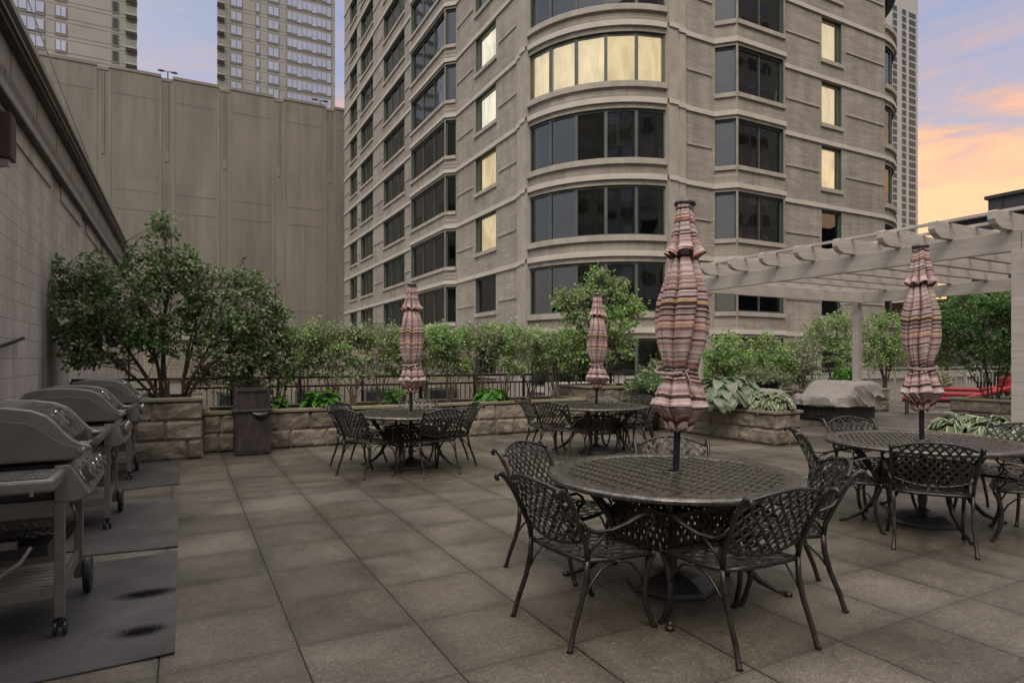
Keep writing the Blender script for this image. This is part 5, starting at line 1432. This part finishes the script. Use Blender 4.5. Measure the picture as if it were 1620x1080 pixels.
def wet(name, c0, c1, rough):
    m = mat(name, c0, rough, .3); k = N(m); g = k.obj()
    v = k.n('ShaderNodeTexVoronoi', {'Scale': 110.0, 'Randomness': 1.0}); k.t.links.new(g, v.inputs['Vector'])
    drop = k.ramp(v.outputs['Distance'], [(.22, 1.), (.50, 0.)])
    sel = k.ramp(k.noise(g, 30, 2), [(.34, 0.), (.44, 1.)])
    nrm = k.sep(k.n('ShaderNodeNewGeometry').outputs['Normal']); up = k.ramp(nrm[2], [(.45, .12), (.92, 1.)])
    f = k.math('MULTIPLY', k.math('MULTIPLY', drop, sel), up)
    k.base(k.mix(f, k.ramp(k.noise(g, 5, 4), [(.3, c0), (.7, c1)]), (.62, .61, .60)))  # sky glints of the raindrops painted as pale colour, strongest on upward faces
    k.rough(k.ramp(f, [(0, rough), (1, .08)])); k.bump(f, 1.0, .006); return m
MT['wet'] = wet('wet_enamel', (.055, .05, .047), (.085, .078, .073), .4)
MT['wetlid'] = wet('wet_black_enamel', (.022, .020, .020), (.045, .041, .040), .16)
G0 = build_grill()
G0.location = (-.56, 3.93, .012); G0['label'] = 'nearest gas grill, cut off by the left edge, with raindrops on its lid'
G1 = copy_tree(G0); G1.location = (-.56, 6.20, .012); G1['label'] = 'second gas grill from the camera, between the nearest one and the farthest one'
G2 = copy_tree(G0); G2.location = (-.56, 8.60, .012); G2['label'] = 'farthest gas grill, beside the tall stone planter'
for i, (a, b, lab) in enumerate(((3.38, 5.18, 'nearest rubber mat with two dark soot blotches, under the nearest grill'), (5.54, 7.33, 'middle rubber mat under the second grill'), (7.9, 9.7, 'farthest rubber mat next to the tall stone planter'))):
    m = MB(); nx, ny = 14, 16; x0, x1 = -1.5, -.035
    def zz(i_, j_):
        e = max(0, (i_ / nx - .86)) * max(0, abs(j_ / ny - .5) - .3) * .25
        return .010 + e + .0015 * noise.noise(Vector((i_ * .5, j_ * .5, i)))
    sk = (.004, -.012, .01)[i]
    for top in (1, 0):
        for j_ in range(ny + 1):
            for i_ in range(nx + 1):
                x = x0 + (x1 - x0) * i_ / nx; y = a + (b - a) * j_ / ny + sk * i_
                z = zz(i_, j_); m.v.append((x, y, z if top else z - .008))
    n = (nx + 1) * (ny + 1)
    for j_ in range(ny):
        for i_ in range(nx):
            k = j_ * (nx + 1) + i_; m.f.append((k, k + 1, k + nx + 2, k + nx + 1)); m.mi.append(0)
            m.f.append((n + k + nx + 1, n + k + nx + 2, n + k + 1, n + k)); m.mi.append(0)
    for i_ in range(nx):
        m.f.append((i_ + 1, i_, n + i_, n + i_ + 1)); m.mi.append(0); k = ny * (nx + 1) + i_; m.f.append((k, k + 1, n + k + 1, n + k)); m.mi.append(0)
    for j_ in range(ny):
        k = j_ * (nx + 1); m.f.append((k, k + nx + 1, n + k + nx + 1, n + k)); m.mi.append(0); k += nx; m.f.append((k + nx + 1, k, n + k, n + k + nx + 1)); m.mi.append(0)
    tag(m.build('rubber_mat', MT['mat']), lab, 'mat', 'rubber mats under the grills')

# ================================================================== rubbish bin
t = tag(empty('litter_bin', (.93, 10.0, 0), .0), 'weathered dark brown litter bin with a hood, standing against the low planter', 'litter bin')
m = MB(); m.box(-.25, 0, .01, .25, .42, .64); b_ = m.build('body', MT['bin'], t, bevel=.012)
m = MB(); m.box(-.275, -.03, .642, .275, .45, .675); m.build('shelf_lip', MT['bin'], t, bevel=.006)
m = MB(); m.box(-.25, .12, .676, .25, .44, .985); h_ = m.build('hood', MT['bin'], t, bevel=.01)
m = MB()
for a in ((-.25, .098, .676, -.205, .1195, .985), (.205, .098, .676, .25, .1195, .985), (-.204, .098, .676, .204, .1195, .71), (-.204, .098, .945, .204, .1195, .985)): m.box(*a)
m.build('hood_frame', MT['bin'], h_)
m = MB(); m.box(-.22, -.008, .06, .22, -.001, .60); m.build('door', MT['bin'], t)
m = MB(); rb = random.Random(2)
for j in range(7):
    for i in range(13):
        u, v = i / 12, j / 6; m.v.append((-.02 + .25 * u, -.012 - .05 * math.sin(PI * u) * math.sin(PI * min(1, v * 1.1)) - rb.uniform(0, .012), .645 - .115 * v * (math.sin(PI * u) ** .5) - .01 * rb.random()))
for j in range(6):
    for i in range(12): k = j * 13 + i; m.f.append((k, k + 1, k + 14, k + 13)); m.mi.append(0)
bg = m.build('bag', MT['black'], t, smooth=True)
sm = bg.modifiers.new('thick', 'SOLIDIFY'); sm.thickness = .003

# ================================================================== covered furniture
def cover(name, loc, rz, w, d, h, label, prof, seed, drop, base=None):
    t = tag(empty(name, loc, rz), label, 'covered furniture')
    if base:
        m = MB(); m.box(-w / 2 + .03, -d / 2 + .03, .03, w / 2 - .03, d / 2 - .03, base); m.build('wicker_base', MT['wicker'], t, bevel=.02)
    m = MB(); nx, ny = 80, 54; per = []
    def H(u, v):
        return prof(u, v)
    def fold(x, y, z): 
        q = Vector((x * 2.2 + seed, y * 2.2, z * 2)); return noise.fractal(q, 1, 2, 4)
    for j in range(ny + 1):
        for i in range(nx + 1):
            u, v = i / nx, j / ny; eu = min(u, 1 - u) * w; ev = min(v, 1 - v) * d; e = min(eu, ev); x = (u - .5) * w; y = (v - .5) * d
            rnd_ = min(1, e / .10); z = H(u, v) - (1 - rnd_) ** 2 * .05
            q = Vector((x * 1.6 + seed, y * 4.6 + x * 2.2, 0)); cr_ = (1 - abs(noise.noise(q))) ** 7; q2 = Vector((x * 4.5 - y * 2, y * 1.8 + seed, 3)); cr2 = (1 - abs(noise.noise(q2))) ** 8
            m.v.append((x, y, z + .035 * fold(x * .6, y * .6, 0) + .035 * (cr_ - .3) + .012 * cr2))
    for j in range(ny):
        for i in range(nx): k = j * (nx + 1) + i; m.f.append((k, k + 1, k + nx + 2, k + nx + 1)); m.mi.append(0)
    # skirt
    edge = [(i, 0) for i in range(nx)] + [(nx, j) for j in range(ny)] + [(nx - i, ny) for i in range(nx)] + [(0, ny - j) for j in range(ny)]
    S = 26; b = len(m.v); ne = len(edge)
    for s in range(1, S + 1):
        for q, (i, j) in enumerate(edge):
            top = m.v[j * (nx + 1) + i]; f = s / S; nxn = (i == nx) - (i == 0); nyn = (j == ny) - (j == 0)
            bot = drop + .05 * noise.noise(Vector((top[0] * 2, top[1] * 2, seed + 5)))
            z = top[2] + (bot - top[2]) * f
            wv = (1 - abs(noise.noise(Vector((top[0] * 3.4 + z * 1.6 + seed, top[1] * 3.4 - z * 1.6, z * .8))))) ** 4 * .11 + .02 * noise.noise(Vector((top[0] * 6, top[1] * 6, z * 4)))
            o = .015 + wv * min(1, f * 2.5) + .03 * f
            m.v.append((top[0] + nxn * o, top[1] + nyn * o, z))
    for s in range(S):
        for q in range(ne):
            n2 = (q + 1) % ne
            if s == 0:
                a_ = edge[q][1] * (nx + 1) + edge[q][0]; b_ = edge[n2][1] * (nx + 1) + edge[n2][0]
            else: a_ = b + (s - 1) * ne + q; b_ = b + (s - 1) * ne + n2
            m.f.append((a_, b + s * ne + q, b + s * ne + n2, b_)); m.mi.append(0)
    m.build('cover', MT['cover'], t, smooth=True); return t
cover('covered_sofa', (13.68, 9.5, 0), 0, 1.5, 1.15, .85, 'wicker sofa under a crumpled grey cover beside the thin pergola post', lambda u, v: .60 + .28 * min(1, max(0, (u - .22) / .22)), 2, .34, .36)
cover('covered_table', (10.8, 9.7, 0), .1, 1.7, 1.1, .78, 'low wide furniture under a grey cover behind the large blue-green hosta', lambda u, v: .70 + .10 * math.sin(PI * u), 6, .25, .26)
# small round side table
t = tag(empty('side_table', (11.95, 8.6, 0)), 'small round dark metal side table in front of the covered wicker sofa', 'table')
m = MB(); m.lathe([(.02, .435), (.27, .435), (.285, .444), (.27, .452), (.02, .452)], 40); m.build('tabletop', MT['bronze'], t, smooth=True)
for i in range(3):
    a = .5 + i * 2 * PI / 3; c, s = math.cos(a), math.sin(a)
    m = MB(); m.sweep([(.19 * c, .19 * s, .434), (.13 * c, .13 * s, .30), (.14 * c, .14 * s, .16), (.20 * c, .20 * s, .05), (.26 * c, .26 * s, .0)], .010, n=8); m.build('leg', MT['bronze'], t, smooth=True)
m = MB(); m.lathe([(.135, .20), (.145, .207), (.135, .214)], 24, close=False); m.build('ring', MT['bronze'], t)
# red loungers
def lounger(x, y, rz, lab):
    t = tag(empty('lounger', (x, y, 0), rz), lab, 'lounger', 'red cushioned loungers')
    for (a, b, z0, z1) in ((0, 1.25, .36, .37), ):
        m = MB(); m.box(0, -.32, .33, 1.95, .32, .36); m.build('frame', MT['black'], t, bevel=.008)
    m = MB(); m.box(.02, -.31, .362, 1.30, .31, .45); m.build('seat_cushion', MT['red'], t, bevel=.035)
    m = MB(); Tm = Matrix.Translation((1.31, 0, .40)) @ Matrix.Rotation(-.30, 4, 'Y'); m.box(0, -.31, -.02, .70, .31, .07, Tm); m.build('back_cushion', MT['red'], t, bevel=.035)
    for (a, b) in ((.1, -.28), (.1, .28), (1.8, -.28), (1.8, .28)):
        m = MB(); m.sweep([(a, b, 0), (a, b, .33)], .018, n=8); m.build('leg', MT['black'], t)
lounger(16.7, 9.66, R(-65), 'nearest red cushioned lounger beside the right parasol skirt')
lounger(19.6, 10.62, R(-65), 'middle red cushioned lounger behind the stone planter with the lantern')
lounger(22.9, 12.0, R(-65), 'farthest red cushioned lounger behind the lantern')
t = tag(empty('red_chair', (23.0, 10.35, 0), -2.0), 'red cushioned chair half hidden among the tree stems at the far right', 'chair')
m = MB(); m.box(-.3, -.3, .38, .3, .3, .50); m.build('seat', MT['red'], t, bevel=.04)
m = MB(); m.box(-.24, .22, .52, .24, .36, .86); m.build('backrest', MT['red'], t, bevel=.05)
for a in (-.26, .26):
    for b in (-.26, .26): m = MB(); m.sweep([(a, b, 0), (a, b, .379)], .02, n=8); m.build('leg', MT['black'], t)
